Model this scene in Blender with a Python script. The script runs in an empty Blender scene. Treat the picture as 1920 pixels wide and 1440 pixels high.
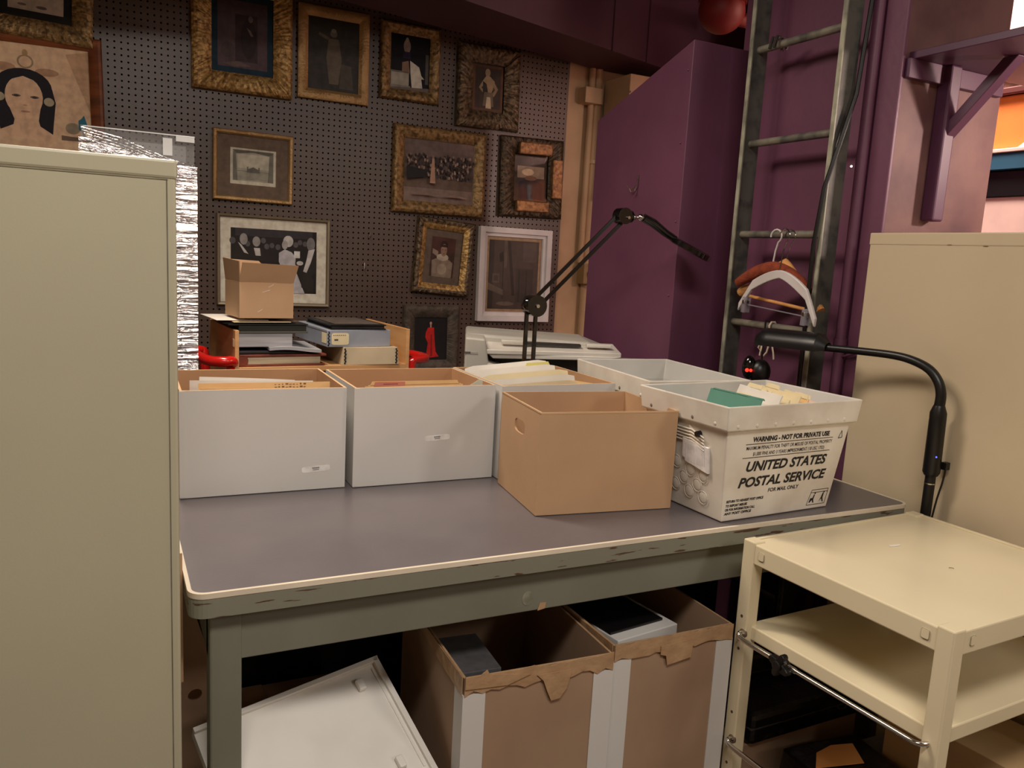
import bpy, bmesh, math, random
from mathutils import Vector, Matrix, Euler, noise
random.seed(7)
S = bpy.context.scene
COL = S.collection
R = math.radians

# ------------------------------------------------------------------ camera
cam = bpy.data.cameras.new('camera')
cam.sensor_fit = 'HORIZONTAL'; cam.sensor_width = 36.0; cam.lens = 1514.65 / 1920 * 36
cam.clip_start = 0.05
camo = bpy.data.objects.new('camera', cam); COL.objects.link(camo)
_r = Vector((0.896, -0.441, 0.054)).normalized()
_f = Vector((0.444, 0.882, -0.155)); _f = (_f - _r * _f.dot(_r)).normalized()
_u = _r.cross(_f)
camo.matrix_world = Matrix(((_r.x, _u.x, -_f.x, 0), (_r.y, _u.y, -_f.y, 0), (_r.z, _u.z, -_f.z, 1.36), (0, 0, 0, 1)))
S.camera = camo

# ------------------------------------------------------------------ world, lights, exposure
w = bpy.data.worlds.new('world'); S.world = w; w.use_nodes = True
w.node_tree.nodes['Background'].inputs[0].default_value = (1.0, 0.86, 0.74, 1)
w.node_tree.nodes['Background'].inputs[1].default_value = 0.02
S.view_settings.view_transform = 'Standard'; S.view_settings.look = 'None'
S.view_settings.exposure = 0.0; S.view_settings.gamma = 1.0; S.view_settings.use_curve_mapping = False

def area(name, loc, target, size, energy, col, sy=None, spread=180):
    l = bpy.data.lights.new(name, 'AREA'); l.energy = energy; l.color = col
    l.shape = 'RECTANGLE'; l.size = size; l.size_y = sy or size; l.spread = R(spread)
    o = bpy.data.objects.new(name, l); COL.objects.link(o)
    o.location = loc
    o.rotation_euler = (Vector(target) - Vector(loc)).to_track_quat('-Z', 'Y').to_euler()
    return o
area('lamp_over_table', (0.25, 2.3, 2.72), (0.45, 1.9, 0.8), 0.3, 34, (1.0, 0.85, 0.70), 1.0, spread=160)
area('fill_behind_camera', (2.42, -1.8, 2.6), (1.5, 0.8, 0.6), 0.4, 20, (1.0, 0.89, 0.79), 0.6)  # added fill light, brightens the fronts and the space under the cart
area('lamp_over_aisle', (0.25, -0.2, 2.85), (0.45, 0.3, 0.0), 1.3, 44, (1.0, 0.91, 0.82), 0.3, spread=176)
area('lamp_in_side_aisle', (3.0, 0.85, 1.88), (2.3, 1.7, 1.7), 0.1, 20, (1.0, 0.76, 0.66), 0.12)
area('lamp_over_lit_cabinet', (2.7, 2.35, 2.85), (2.8, 2.1, 1.5), 0.3, 28, (1.0, 0.80, 0.70), 0.5, spread=110)

# ------------------------------------------------------------------ materials
def lin(c):
    out = []
    for v in c[:3]:
        v /= 255.0
        out.append(v / 12.92 if v <= 0.04045 else ((v + 0.055) / 1.055) ** 2.4)
    return (*out, 1)
MATS = {}
def mat(name, c, rough=0.6, metal=0.0, c2=None, scale=6.0, bump=0.0, bscale=80.0, spec=0.5, mixlo=0.4, mixhi=0.65, stretch=None, coat=0.0, trans=0.0, emit=None, estr=0.0, alpha=1.0):
    if name in MATS: return MATS[name]
    m = bpy.data.materials.new(name); m.use_nodes = True
    nt = m.node_tree; b = nt.nodes['Principled BSDF']
    b.inputs['Base Color'].default_value = lin(c)
    b.inputs['Roughness'].default_value = rough; b.inputs['Metallic'].default_value = metal
    b.inputs['Specular IOR Level'].default_value = spec
    b.inputs['Coat Weight'].default_value = coat
    b.inputs['Transmission Weight'].default_value = trans
    b.inputs['Alpha'].default_value = alpha
    if emit: b.inputs['Emission Color'].default_value = lin(emit); b.inputs['Emission Strength'].default_value = estr
    tc = nt.nodes.new('ShaderNodeTexCoord'); mp = nt.nodes.new('ShaderNodeMapping')
    nt.links.new(tc.outputs['Object'], mp.inputs[0])
    if stretch: mp.inputs['Scale'].default_value = stretch
    if c2 is None: c2 = tuple(max(0, v * 0.93) for v in c)
    n = nt.nodes.new('ShaderNodeTexNoise'); n.inputs['Scale'].default_value = scale; n.inputs['Detail'].default_value = 5
    nt.links.new(mp.outputs[0], n.inputs['Vector'])
    cr = nt.nodes.new('ShaderNodeValToRGB'); cr.color_ramp.elements[0].position = mixlo; cr.color_ramp.elements[1].position = mixhi
    cr.color_ramp.elements[0].color = lin(c); cr.color_ramp.elements[1].color = lin(c2)
    nt.links.new(n.outputs[0], cr.inputs[0]); nt.links.new(cr.outputs[0], b.inputs['Base Color'])
    if bump > 0:
        n2 = nt.nodes.new('ShaderNodeTexNoise'); n2.inputs['Scale'].default_value = bscale; n2.inputs['Detail'].default_value = 3
        nt.links.new(mp.outputs[0], n2.inputs['Vector'])
        bp = nt.nodes.new('ShaderNodeBump'); bp.inputs['Strength'].default_value = bump; bp.inputs['Distance'].default_value = 0.01
        nt.links.new(n2.outputs[0], bp.inputs['Height']); nt.links.new(bp.outputs[0], b.inputs['Normal'])
    MATS[name] = m
    return m

def peg_mat():
    m = mat('pegboard', (94, 76, 68), 0.36, c2=(82, 65, 57), scale=2.0, bump=0.05, bscale=60)
    nt = m.node_tree; b = nt.nodes['Principled BSDF']
    tc = nt.nodes.new('ShaderNodeTexCoord'); sx = nt.nodes.new('ShaderNodeSeparateXYZ')
    nt.links.new(tc.outputs['Object'], sx.inputs[0])
    def M(op, a, bb=None, c=None):
        k = nt.nodes.new('ShaderNodeMath'); k.operation = op
        for i, v in enumerate((a, bb, c)):
            if v is None: continue
            if isinstance(v, (int, float)): k.inputs[i].default_value = v
            else: nt.links.new(v, k.inputs[i])
        return k.outputs[0]
    def cell(o):
        a = M('MULTIPLY', o, 1 / 0.0254); a = M('FRACT', a); a = M('SUBTRACT', a, 0.5); return M('MULTIPLY', a, a)
    d = M('SQRT', M('ADD', cell(sx.outputs[0]), cell(sx.outputs[2])))
    hole = M('LESS_THAN', d, 0.16)
    mx = nt.nodes.new('ShaderNodeMixRGB'); nt.links.new(hole, mx.inputs[0])
    old = b.inputs['Base Color'].links[0].from_socket
    nt.links.new(old, mx.inputs[1]); mx.inputs[2].default_value = (0.004, 0.003, 0.003, 1)
    nt.links.new(mx.outputs[0], b.inputs['Base Color'])
    s = M('SUBTRACT', 0.5, M('MULTIPLY', hole, 0.5)); nt.links.new(s, b.inputs['Specular IOR Level'])
    return m
PEG = peg_mat()
PURP = mat('purple_paint', (110, 65, 89), 0.5, c2=(101, 58, 81), scale=3, bump=0.08, bscale=40)
PURPD = mat('purple_duct_paint', (80, 45, 60), 0.6, c2=(73, 40, 54), scale=3, bump=0.05)
PURPW = mat('purple_brown_plaster', (120, 84, 80), 0.6, c2=(92, 58, 62), scale=5, bump=0.1, bscale=30)
CREAMW = mat('cream_wall_paint', (206, 172, 134), 0.55, c2=(190, 156, 120), scale=4, bump=0.15, bscale=25)
CEILM = mat('ceiling_dark', (40, 26, 34), 0.9)
FLOORM = mat('floor_tile', (92, 84, 78), 0.6, c2=(70, 64, 60), scale=12)
SAGE = mat('sage_steel', (178, 173, 148), 0.45, c2=(174, 169, 145), scale=3, bump=0.02, bscale=300)
BEIGE = mat('beige_steel', (200, 183, 154), 0.5, c2=(194, 177, 148), scale=2.5, bump=0.02, bscale=200)
CREAM = mat('cream_steel', (228, 215, 182), 0.32, c2=(222, 209, 176), scale=3, coat=0.2)
CREAM2 = mat('cream_steel_seam', (170, 158, 128), 0.5)
TTOP = mat('grey_linoleum', (100, 94, 97), 0.33, c2=(108, 101, 103), scale=4, bump=0.02, bscale=150, spec=0.55)
TTRIM = mat('cream_trim', (235, 222, 200), 0.35)
def chip_mat():
    m = mat('green_grey_steel', (124, 124, 110), 0.5, c2=(118, 118, 104), scale=5)
    return m
TSTEEL = chip_mat()
TEDGE = mat('worn_green_grey_edge', (130, 129, 114), 0.5, c2=(84, 60, 46), scale=26, stretch=(0.4, 1, 3.5), mixlo=0.61, mixhi=0.63)
CARD = mat('kraft_card', (192, 156, 120), 0.75, c2=(185, 149, 114), scale=5, bump=0.03, bscale=150)
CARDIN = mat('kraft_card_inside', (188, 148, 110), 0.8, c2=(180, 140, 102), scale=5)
CARDE = mat('card_edge', (206, 170, 130), 0.8)
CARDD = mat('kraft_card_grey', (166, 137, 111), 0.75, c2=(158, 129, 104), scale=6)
WCARD = mat('white_card', (214, 212, 208), 0.6, c2=(209, 206, 202), scale=2, bump=0.02)
TAPE = mat('kraft_tape', (182, 148, 112), 0.35, c2=(168, 134, 100), scale=20, bump=0.3, bscale=40)
WHITE = mat('white_lid_plastic', (240, 237, 230), 0.4, c2=(222, 218, 210), scale=3)
PAPER = mat('white_paper', (236, 230, 220), 0.7)
PAPER2 = mat('cream_paper', (238, 222, 180), 0.7)
MANILA = mat('manila_card', (236, 196, 138), 0.7, c2=(228, 186, 128), scale=8)
YELLOW = mat('yellow_paper', (232, 220, 130), 0.7)
PINK = mat('pink_label', (206, 130, 112), 0.7)
GREENF = mat('green_folder', (92, 146, 128), 0.65)
INK = mat('black_ink', (22, 20, 22), 0.6)
INKG = mat('grey_ink', (90, 86, 84), 0.6)
BLACKP = mat('black_plastic', (16, 15, 16), 0.38, bump=0.03, bscale=300)
BLACKG = mat('black_enamel', (12, 11, 12), 0.16, coat=0.4)
CHROME = mat('chrome', (215, 212, 208), 0.16, metal=1.0)
GALV = mat('galvanised_steel', (134, 128, 114), 0.5, metal=0.15, c2=(84, 82, 76), scale=14, bump=0.1, bscale=50)
GALVD = mat('galvanised_rail', (88, 86, 80), 0.55, metal=0.1, c2=(60, 60, 58), scale=16, bump=0.1, bscale=50, mixlo=0.45)
REDP = mat('red_gloss_paint', (208, 26, 20), 0.25, coat=0.5)
REDPIPE = mat('red_pipe_paint', (120, 26, 20), 0.5)
SHELFP = mat('dark_purple_shelf_paint', (86, 48, 76), 0.45, c2=(78, 42, 68), scale=4)
WOOD = mat('birch_ply', (216, 166, 112), 0.5, c2=(202, 150, 98), scale=5, stretch=(1, 1, 8))
WOODH = mat('hanger_wood', (222, 160, 96), 0.45, c2=(206, 142, 82), scale=20)
SCAN = mat('scanner_grey', (186, 182, 172), 0.45)
SCANL = mat('scanner_light', (216, 210, 200), 0.4)
SCAND = mat('scanner_dark', (44, 40, 38), 0.5)
SCANM = mat('scanner_midgrey', (128, 122, 114), 0.5)
TOTE = mat('translucent_plastic', (226, 220, 208), 0.45, c2=(206, 196, 182), scale=7, bump=0.06, bscale=30)
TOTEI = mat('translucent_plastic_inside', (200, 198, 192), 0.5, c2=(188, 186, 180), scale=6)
DIRT = mat('grey_dirt_spot', (120, 112, 104), 0.7)
LED_R = mat('red_led', (255, 30, 20), 0.4, emit=(255, 40, 25), estr=3)
LED_B = mat('blue_led', (60, 70, 255), 0.4, emit=(70, 80, 255), estr=4)
LEATH = mat('rust_leather', (128, 58, 38), 0.5, c2=(100, 42, 30), scale=20)
GREYP = mat('grey_page_edges', (176, 176, 180), 0.7, c2=(150, 150, 154), scale=4, stretch=(1, 1, 60))
PAGES = mat('cream_page_edges', (208, 194, 164), 0.7, c2=(180, 166, 138), scale=4, stretch=(1, 1, 60))
BLUEG = mat('blue_grey_board', (150, 156, 168), 0.6)
TANB = mat('tan_board', (200, 182, 150), 0.6)
TANK = mat('tan_carton', (196, 166, 122), 0.7, c2=(188, 158, 116), scale=6)
GREYT = mat('grey_tray', (132, 124, 124), 0.6)
BLACKD = mat('dusty_black_case', (20, 18, 18), 0.28, c2=(60, 56, 52), scale=30, mixlo=0.55, mixhi=0.8, bump=0.1)
ORANGEP = mat('orange_envelope', (232, 158, 84), 0.7)
FABRIC = mat('rust_padded_fabric', (142, 62, 34), 0.9, c2=(118, 48, 28), scale=40, bump=0.3, bscale=200)
WPLAS = mat('white_frosted_plastic', (214, 206, 204), 0.35)
CLEAR = mat('clear_clip', (170, 165, 175), 0.15, alpha=0.4)
STRING = mat('cotton_string', (208, 190, 170), 0.9)
def gold(n, a, b, rough=0.38, metal=0.4, sc=60): return mat(n, a, max(rough, 0.42), metal=min(metal, 0.4), c2=b, scale=sc, bump=0.35, bscale=110)
GOLD1 = gold('gilt_bright', (208, 170, 106), (134, 98, 56))
GOLD2 = gold('gilt_antique', (168, 136, 88), (98, 75, 46), 0.45)
GOLD3 = gold('gilt_flat', (182, 146, 96), (162, 126, 80), 0.4, 0.6, 12)
BRONZ = gold('bronze_carved', (124, 104, 78), (58, 46, 34), 0.4)
BRONZB = gold('dark_bronze', (92, 74, 52), (44, 35, 26), 0.42)
PATCH = gold('coppery_gilt', (172, 126, 80), (118, 80, 50), 0.4)
BRWOOD = mat('red_brown_wood', (140, 78, 44), 0.4, c2=(104, 56, 32), scale=8, stretch=(1, 1, 4), coat=0.2)
SILVF = mat('champagne_frame', (150, 136, 112), 0.4, metal=0.4)
WFRAME = mat('white_painted_frame', (226, 220, 220), 0.45)
TILEM = mat('relief_tile_grey', (92, 80, 68), 0.55, c2=(66, 58, 50), scale=30, bump=0.35, bscale=60)
def glass_mat():
    m = bpy.data.materials.new('picture_glass'); m.use_nodes = True; nt = m.node_tree; nt.nodes.clear()
    o = nt.nodes.new('ShaderNodeOutputMaterial'); mx = nt.nodes.new('ShaderNodeMixShader')
    t = nt.nodes.new('ShaderNodeBsdfTransparent'); g = nt.nodes.new('ShaderNodeBsdfGlossy'); g.inputs['Roughness'].default_value = 0.03
    f = nt.nodes.new('ShaderNodeFresnel'); f.inputs[0].default_value = 1.5
    nt.links.new(f.outputs[0], mx.inputs[0]); nt.links.new(t.outputs[0], mx.inputs[1]); nt.links.new(g.outputs[0], mx.inputs[2])
    nt.links.new(mx.outputs[0], o.inputs[0]); return m
GLASS = glass_mat()
def film_mat(name, tr, stretch, bstr):
    m = bpy.data.materials.new(name); m.use_nodes = True; nt = m.node_tree; nt.nodes.clear()
    o = nt.nodes.new('ShaderNodeOutputMaterial'); mx = nt.nodes.new('ShaderNodeMixShader')
    t = nt.nodes.new('ShaderNodeBsdfTransparent'); t.inputs[0].default_value = (0.9, 0.9, 0.92, 1)
    g = nt.nodes.new('ShaderNodeBsdfGlossy'); g.inputs['Roughness'].default_value = 0.12; g.inputs[0].default_value = (0.95, 0.93, 0.95, 1)
    tc = nt.nodes.new('ShaderNodeTexCoord'); mp = nt.nodes.new('ShaderNodeMapping'); mp.inputs['Scale'].default_value = stretch
    n = nt.nodes.new('ShaderNodeTexNoise'); n.inputs['Scale'].default_value = 10; n.inputs['Detail'].default_value = 4; n.inputs['Distortion'].default_value = 0.6
    bp = nt.nodes.new('ShaderNodeBump'); bp.inputs['Strength'].default_value = bstr; bp.inputs['Distance'].default_value = 0.02
    nt.links.new(tc.outputs['Object'], mp.inputs[0]); nt.links.new(mp.outputs[0], n.inputs[0]); nt.links.new(n.outputs[0], bp.inputs['Height'])
    nt.links.new(bp.outputs[0], g.inputs['Normal']); mx.inputs[0].default_value = tr
    nt.links.new(t.outputs[0], mx.inputs[1]); nt.links.new(g.outputs[0], mx.inputs[2]); nt.links.new(mx.outputs[0], o.inputs[0]); return m
FILM = film_mat('stretch_film', 0.75, (0.6, 0.6, 9), 1.0)
FILM2 = film_mat('stretch_film_loose', 0.4, (1, 1, 7), 1.0)
ACRYL = mat('clear_acrylic', (200, 204, 206), 0.06, alpha=0.10)
ACRYLE = mat('acrylic_edge', (220, 224, 226), 0.15, alpha=0.8)
FLAT = {}
def flat(c, rough=0.75):
    k = tuple(c)
    if k not in FLAT: FLAT[k] = mat('print_%02x%02x%02x' % k, tuple(min(245, int(v * 1.12 + 4)) for v in c), rough, c2=tuple(min(240, int(v * 1.0)) for v in c), scale=30)
    return FLAT[k]

# ------------------------------------------------------------------ mesh builder
class MB:
    def __init__(s): s.v = []; s.f = []; s.m = []; s.mats = []; s.T = Matrix.Identity(4)
    def mi(s, m):
        if m not in s.mats: s.mats.append(m)
        return s.mats.index(m)
    def add(s, vs, fs, m):
        b = len(s.v); s.v += [tuple(s.T @ Vector(p)) for p in vs]
        i = s.mi(m)
        for f in fs: s.f.append([b + k for k in f]); s.m.append(i)
    def box(s, x0, x1, y0, y1, z0, z1, m):
        s.add([(x0, y0, z0), (x1, y0, z0), (x1, y1, z0), (x0, y1, z0), (x0, y0, z1), (x1, y0, z1), (x1, y1, z1), (x0, y1, z1)],
              [(0, 3, 2, 1), (4, 5, 6, 7), (0, 1, 5, 4), (1, 2, 6, 5), (2, 3, 7, 6), (3, 0, 4, 7)], m)
    def hexa(s, p, m):  # 8 points, bottom loop ccw then top loop
        s.add(p, [(0, 3, 2, 1), (4, 5, 6, 7), (0, 1, 5, 4), (1, 2, 6, 5), (2, 3, 7, 6), (3, 0, 4, 7)], m)
    def frus(s, b, t, z0, z1, m):  # b,t = (x0,x1,y0,y1)
        s.hexa([(b[0], b[2], z0), (b[1], b[2], z0), (b[1], b[3], z0), (b[0], b[3], z0), (t[0], t[2], z1), (t[1], t[2], z1), (t[1], t[3], z1), (t[0], t[3], z1)], m)
    def prism(s, poly, a, axis, m, depth):  # poly 2D in other two axes; from a to a+depth
        def P(u, v, k):
            return {'x': (k, u, v), 'y': (u, k, v), 'z': (u, v, k)}[axis]
        n = len(poly)
        vs = [P(u, v, a) for u, v in poly] + [P(u, v, a + depth) for u, v in poly]
        fs = [tuple(range(n))[::-1], tuple(range(n, 2 * n))] + [(i, (i + 1) % n, n + (i + 1) % n, n + i) for i in range(n)]
        s.add(vs, fs, m)
    def tube(s, pts, r, m, n=12, cap=True):
        pts = [Vector(p) for p in pts]; rs = r if isinstance(r, (list, tuple)) else [r] * len(pts)
        up = None; vs = []
        for i, p in enumerate(pts):
            d = (pts[min(i + 1, len(pts) - 1)] - pts[max(i - 1, 0)]).normalized()
            if up is None: up = d.orthogonal().normalized()
            up = (up - d * up.dot(d)).normalized(); sd = d.cross(up)
            for k in range(n):
                a = 2 * math.pi * k / n; vs.append(p + (up * math.cos(a) + sd * math.sin(a)) * rs[i])
        fs = []
        for i in range(len(pts) - 1):
            for k in range(n):
                fs.append((i * n + k, i * n + (k + 1) % n, (i + 1) * n + (k + 1) % n, (i + 1) * n + k))
        if cap:
            fs.append(tuple(range(n))[::-1]); fs.append(tuple(range((len(pts) - 1) * n, len(pts) * n)))
        s.add(vs, fs, m)
    def cyl(s, a, b, r, m, n=20): s.tube([a, b], r, m, n)
    def sphere(s, c, r, m, n=14, sc=(1, 1, 1)):
        vs = []; fs = []
        for i in range(n + 1):
            t = math.pi * i / n
            for k in range(n):
                a = 2 * math.pi * k / n
                vs.append((c[0] + r * sc[0] * math.sin(t) * math.cos(a), c[1] + r * sc[1] * math.sin(t) * math.sin(a), c[2] + r * sc[2] * math.cos(t)))
        for i in range(n):
            for k in range(n): fs.append((i * n + k, (i + 1) * n + k, (i + 1) * n + (k + 1) % n, i * n + (k + 1) % n))
        s.add(vs, fs, m)
    def build(s, name, parent=None, loc=(0, 0, 0), rot=(0, 0, 0), smooth=False, bevel=0.0, seg=2):
        me = bpy.data.meshes.new(name); me.from_pydata(s.v, [], s.f)
        for m in s.mats: me.materials.append(m)
        for p, i in zip(me.polygons, s.m): p.material_index = i; p.use_smooth = smooth
        bm = bmesh.new(); bm.from_mesh(me); bmesh.ops.remove_doubles(bm, verts=bm.verts, dist=1e-6)
        bmesh.ops.recalc_face_normals(bm, faces=bm.faces); bm.to_mesh(me); bm.free()
        o = bpy.data.objects.new(name, me); COL.objects.link(o)
        o.location = loc; o.rotation_euler = rot
        if parent: o.parent = parent
        if bevel > 0:
            md = o.modifiers.new('bevel', 'BEVEL'); md.width = bevel; md.segments = seg; md.limit_method = 'ANGLE'; md.angle_limit = R(40)
        if smooth:
            me.set_sharp_from_angle(angle=R(35))
        return o

def tag(o, label, cat, group=None):
    o['label'] = label; o['category'] = cat
    if group: o['group'] = group
    return o
def thing(name, label, cat, loc=(0, 0, 0), rot=(0, 0, 0), group=None):
    o = bpy.data.objects.new(name, None); COL.objects.link(o); o.empty_display_size = 0.05
    o.location = loc; o.rotation_euler = rot
    return tag(o, label, cat, group)
def struct(o): o['kind'] = 'structure'; return o
def bx(name, parent, x0, x1, y0, y1, z0, z1, m, bevel=0.002, loc=(0, 0, 0), rot=(0, 0, 0)):
    b = MB(); b.box(x0, x1, y0, y1, z0, z1, m); return b.build(name, parent, loc, rot, bevel=bevel)
def copy_tree(o, parent=None):
    c = o.copy(); COL.objects.link(c)
    if parent: c.parent = parent
    for ch in list(o.children): copy_tree(ch, c)
    return c

def panel(outer, hole, depth, m, plane, off):
    """thick panel in 2D with a hole loop. plane(u,v,k)->xyz. Returns verts, faces"""
    bm = bmesh.new()
    def loop(pts):
        vs = [bm.verts.new((p[0], p[1], 0)) for p in pts]
        return [bm.edges.new((vs[i], vs[(i + 1) % len(vs)])) for i in range(len(vs))]
    e = loop(outer)
    for hh in (hole if isinstance(hole[0][0], (tuple, list)) else [hole]): e += loop(hh)
    bmesh.ops.triangle_fill(bm, use_beauty=True, edges=e)
    r = bmesh.ops.extrude_face_region(bm, geom=bm.faces[:])
    for v in [g for g in r['geom'] if isinstance(g, bmesh.types.BMVert)]: v.co.z += depth
    bm.verts.index_update()
    vs = [plane(v.co.x, v.co.y, v.co.z + off) for v in bm.verts]; fs = [[v.index for v in f.verts] for f in bm.faces]
    bm.free(); return vs, fs
def oval(cx, cy, rx, ry, n=24, sq=1.0):
    out = []
    for k in range(n):
        a = 2 * math.pi * k / n; c, s_ = math.cos(a), math.sin(a)
        out.append((cx + rx * math.copysign(abs(c) ** sq, c), cy + ry * math.copysign(abs(s_) ** sq, s_)))
    return out

# ------------------------------------------------------------------ room
def sbox(name, x0, x1, y0, y1, z0, z1, m): return struct(bx(name, None, x0, x1, y0, y1, z0, z1, m, 0))
sbox('floor', -2.0, 3.5, -2.5, 4.0, -0.05, 0.0, FLOORM)
sbox('ceiling', -2.0, 3.5, -2.5, 4.0, 2.95, 3.0, CEILM)
sbox('wall_left', -2.05, -2.0, -2.5, 4.0, 0, 3.0, CREAMW)
sbox('wall_front', -2.0, 3.5, -2.55, -2.5, 0, 3.0, CREAMW)
sbox('wall_back', 2.19, 3.5, 3.90, 4.0, 0, 3.0, CREAMW)
sbox('wall_back_pegboard', -2.0, 2.19, 3.88, 4.0, 0, 3.0, PEG)
sbox('wall_right', 2.11, 2.17, 1.81, 2.45, 0, 3.0, PURP)
sbox('wall_alcove', 2.11, 2.578, 1.75, 1.81, 0, 3.0, PURPW)
struct(bx('trim_1', None, 2.098, 2.112, 1.742, 1.82, 0, 3.0, PURP, 0.003))
sbox('wall_far_right', 3.45, 3.5, -2.5, 4.0, 0, 3.0, CREAMW)
# purple duct crossing above the pegboard
b = MB()
e1 = [(-2.0, 2.72), (0.857, 3.52), (2.18, 3.83), (2.32, 3.875)]
e2 = [(-2.0, 1.90), (1.287, 3.20), (2.555, 3.61), (3.42, 3.90)]
poly = e1 + [(3.42, 3.895)] + e2[::-1][1:]
b.prism(poly, 2.37, 'z', PURPD, 0.575)
d = Vector((2.555 - 1.287, 3.61 - 3.20, 0)).normalized()
duct = thing('air_duct', 'dark purple painted rectangular duct hanging across the top of the pegboard wall', 'duct')
b.build('duct_casing', duct)
for (px, py) in ((2.20, 3.494), (2.46, 3.577)):
    s_ = MB(); s_.T = Matrix.Translation((px, py, 2.37)) @ Matrix.Rotation(math.atan2(d.y, d.x), 4, 'Z')
    s_.box(-0.006, 0.006, -0.006, 0.004, -0.003, 0.57, PURPD); s_.build('seam_strip', duct)
# sloping purple boxed-in chute
ch = thing('boxed_chute', 'tall purple painted boxing with a sloping top beside the ladder', 'boxing')
b = MB(); b.prism([(2.42, 0), (3.03, 0), (3.03, 1.945), (2.42, 2.15)], 1.86, 'x', PURP, 0.25); b.build('boxing', ch, bevel=0.002)
for (y, z) in ((2.44, 2.05), (2.45, 1.80), (2.44, 1.52), (2.445, 1.25), (2.8, 2.03)):
    b = MB(); b.sphere((1.859, y, z), 0.004, PURP, 8); b.build('screw_head', ch, smooth=True)
hk = MB(); hk.tube([(1.856, 2.695, 1.705), (1.852, 2.695, 1.66), (1.845, 2.697, 1.64), (1.83, 2.70, 1.637), (1.822, 2.70, 1.65)], 0.0022, CHROME, 8)
hk.tube([(1.852, 2.695, 1.66), (1.845, 2.725, 1.64), (1.835, 2.735, 1.66)], 0.0022, CHROME, 8)
tag(hk.build('coat_hook', smooth=True), 'small double wire hook screwed to the purple boxing above the magnifier arm', 'hook')

# conduits and switch on the cream wall
cd = thing('conduit', 'cream painted pipes running up the wall at the pegboard edge with junction box', 'pipe', (2.28, 3.87, 0))
for i, (x, r_, z0, z1) in enumerate(((2.325, 0.017, 1.35, 2.95), (2.365, 0.02, 2.2, 2.95), (2.365, 0.024, 0.9, 2.2))):
    b = MB(); b.cyl((x - 2.28, 0, z0), (x - 2.28, 0, z1), r_, CREAMW); b.build('pipe', cd, smooth=True)
b = MB(); b.box(-0.02, 0.09, -0.05, 0.03, 2.185, 2.265, CREAMW); b.build('junction_box', cd, bevel=0.003)
b = MB(); b.tube([(0.085, 0, 1.88), (0.085, 0, 1.9)], 0.034, CREAMW, 16); b.build('coupling', cd, smooth=True)
bm_ = MB(); bm_.box(2.40, 3.0, 3.62, 3.86, 1.7, 2.315, CREAMW)
tag(bm_.build('wall_housing', bevel=0.004), 'cream painted block on the wall under the purple duct behind the sloping boxing', 'boxing')
sw = thing('light_switch', 'tan metal switch box on the cream wall beside the purple boxing', 'switch', (2.345, 3.885, 1.29))
bx('switch_box', sw, -0.03, 0.03, -0.075, 0, -0.055, 0.055, mat('tan_metal', (160, 134, 92), 0.4, metal=0.3), 0.004)
bx('toggle', sw, -0.006, 0.006, -0.088, -0.074, -0.012, 0.012, BLACKP, 0.001)
# red pipe
rp = thing('sprinkler_pipe', 'glossy red pipe elbow hanging down below the ceiling at the top of the ladder', 'pipe', (2.40, 2.95, 2.46))
b = MB(); b.tube([(0, 0, 0.48), (0, 0, 0.05), (0, 0, 0.0)], 0.085, REDPIPE, 24); b.build('pipe_run', rp, smooth=True)
b = MB(); b.sphere((0, 0, 0), 0.1, REDPIPE, 20, (1, 1, 0.95)); b.tube([(0, 0, 0.03), (0, 0, 0.1)], 0.104, REDPIPE, 24); b.build('pipe_cap', rp, smooth=True)
b = MB(); b.tube([(0.05, 0.0, -0.02), (0.5, -0.05, -0.02)], 0.03, REDPIPE, 14); b.build('branch_pipe', rp, smooth=True)

# ------------------------------------------------------------------ ladder
ld = thing('wall_ladder', 'galvanised steel wall ladder fixed upright in front of the purple wall', 'ladder', (1.97, 2.06, 0))
for y0, y1 in ((0.183, 0.195), (-0.21, -0.198)):
    b = MB(); b.box(0, 0.068, y0, y1, 0, 2.95, GALVD); b.box(-0.003, 0.003, y0 - 0.002, y1 + 0.002, 0, 2.95, mat('lit_rail_edge', (168, 166, 146), 0.5, c2=(110, 108, 96), scale=12))  # rail edges given a lighter colour for the light catching them
    b.build('stile', ld, bevel=0.001)
RUNGS = [0.26, 0.565, 0.87, 1.175, 1.482, 1.79, 2.10, 2.41, 2.71]
for z in RUNGS:
    b = MB(); b.cyl((0.032, -0.2, z), (0.032, 0.185, z), 0.0125, GALV, 16); b.build('rung', ld, smooth=True)
for z in (2.5, 0.6):
    for y in (0.189, -0.204):
        b = MB(); b.box(0.06, 0.139, y - 0.02, y + 0.02, z, z + 0.006, GALVD); b.build('wall_bracket', ld)
b = MB()
for y in (0.08, 0.10): b.tube([(0.0, y, 2.085), (0.01, y, 2.12), (0.05, y, 2.12), (0.055, y, 2.085)], 0.006, CHROME, 8)
tag(b.build('pipe_clip', loc=(1.97, 2.06, 0), smooth=True), 'small pale clip hooked over the top visible ladder rung', 'clip')
hz = MB(); hz.tube([(2.05, 1.835, 2.94), (2.05, 1.832, 2.2), (2.03, 1.835, 1.9), (1.99, 1.838, 1.76), (1.957, 1.85, 1.62), (1.955, 1.866, 1.45), (1.965, 1.874, 1.2), (1.97, 1.876, 0.8), (1.98, 1.876, 0.02)], 0.007, BLACKP, 10)
tag(hz.build('black_cable', smooth=True), 'thick black cable running down along the near rail of the ladder', 'cable')
pp = thing('wall_pipe', 'purple painted pipe running up the purple wall right of the ladder', 'pipe', (2.085, 1.835, 0))
b = MB(); b.cyl((0, 0, 0), (0, 0, 2.95), 0.017, PURP); b.build('pipe', pp, smooth=True)
b = MB(); b.tube([(0, 0, 1.12), (0, 0, 1.16)], 0.021, PURP, 16); b.tube([(-0.002, -0.005, 1.1), (0.0, -0.06, 1.12)], 0.004, PURP, 8); b.build('pipe_clamp', pp, smooth=True)
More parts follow.
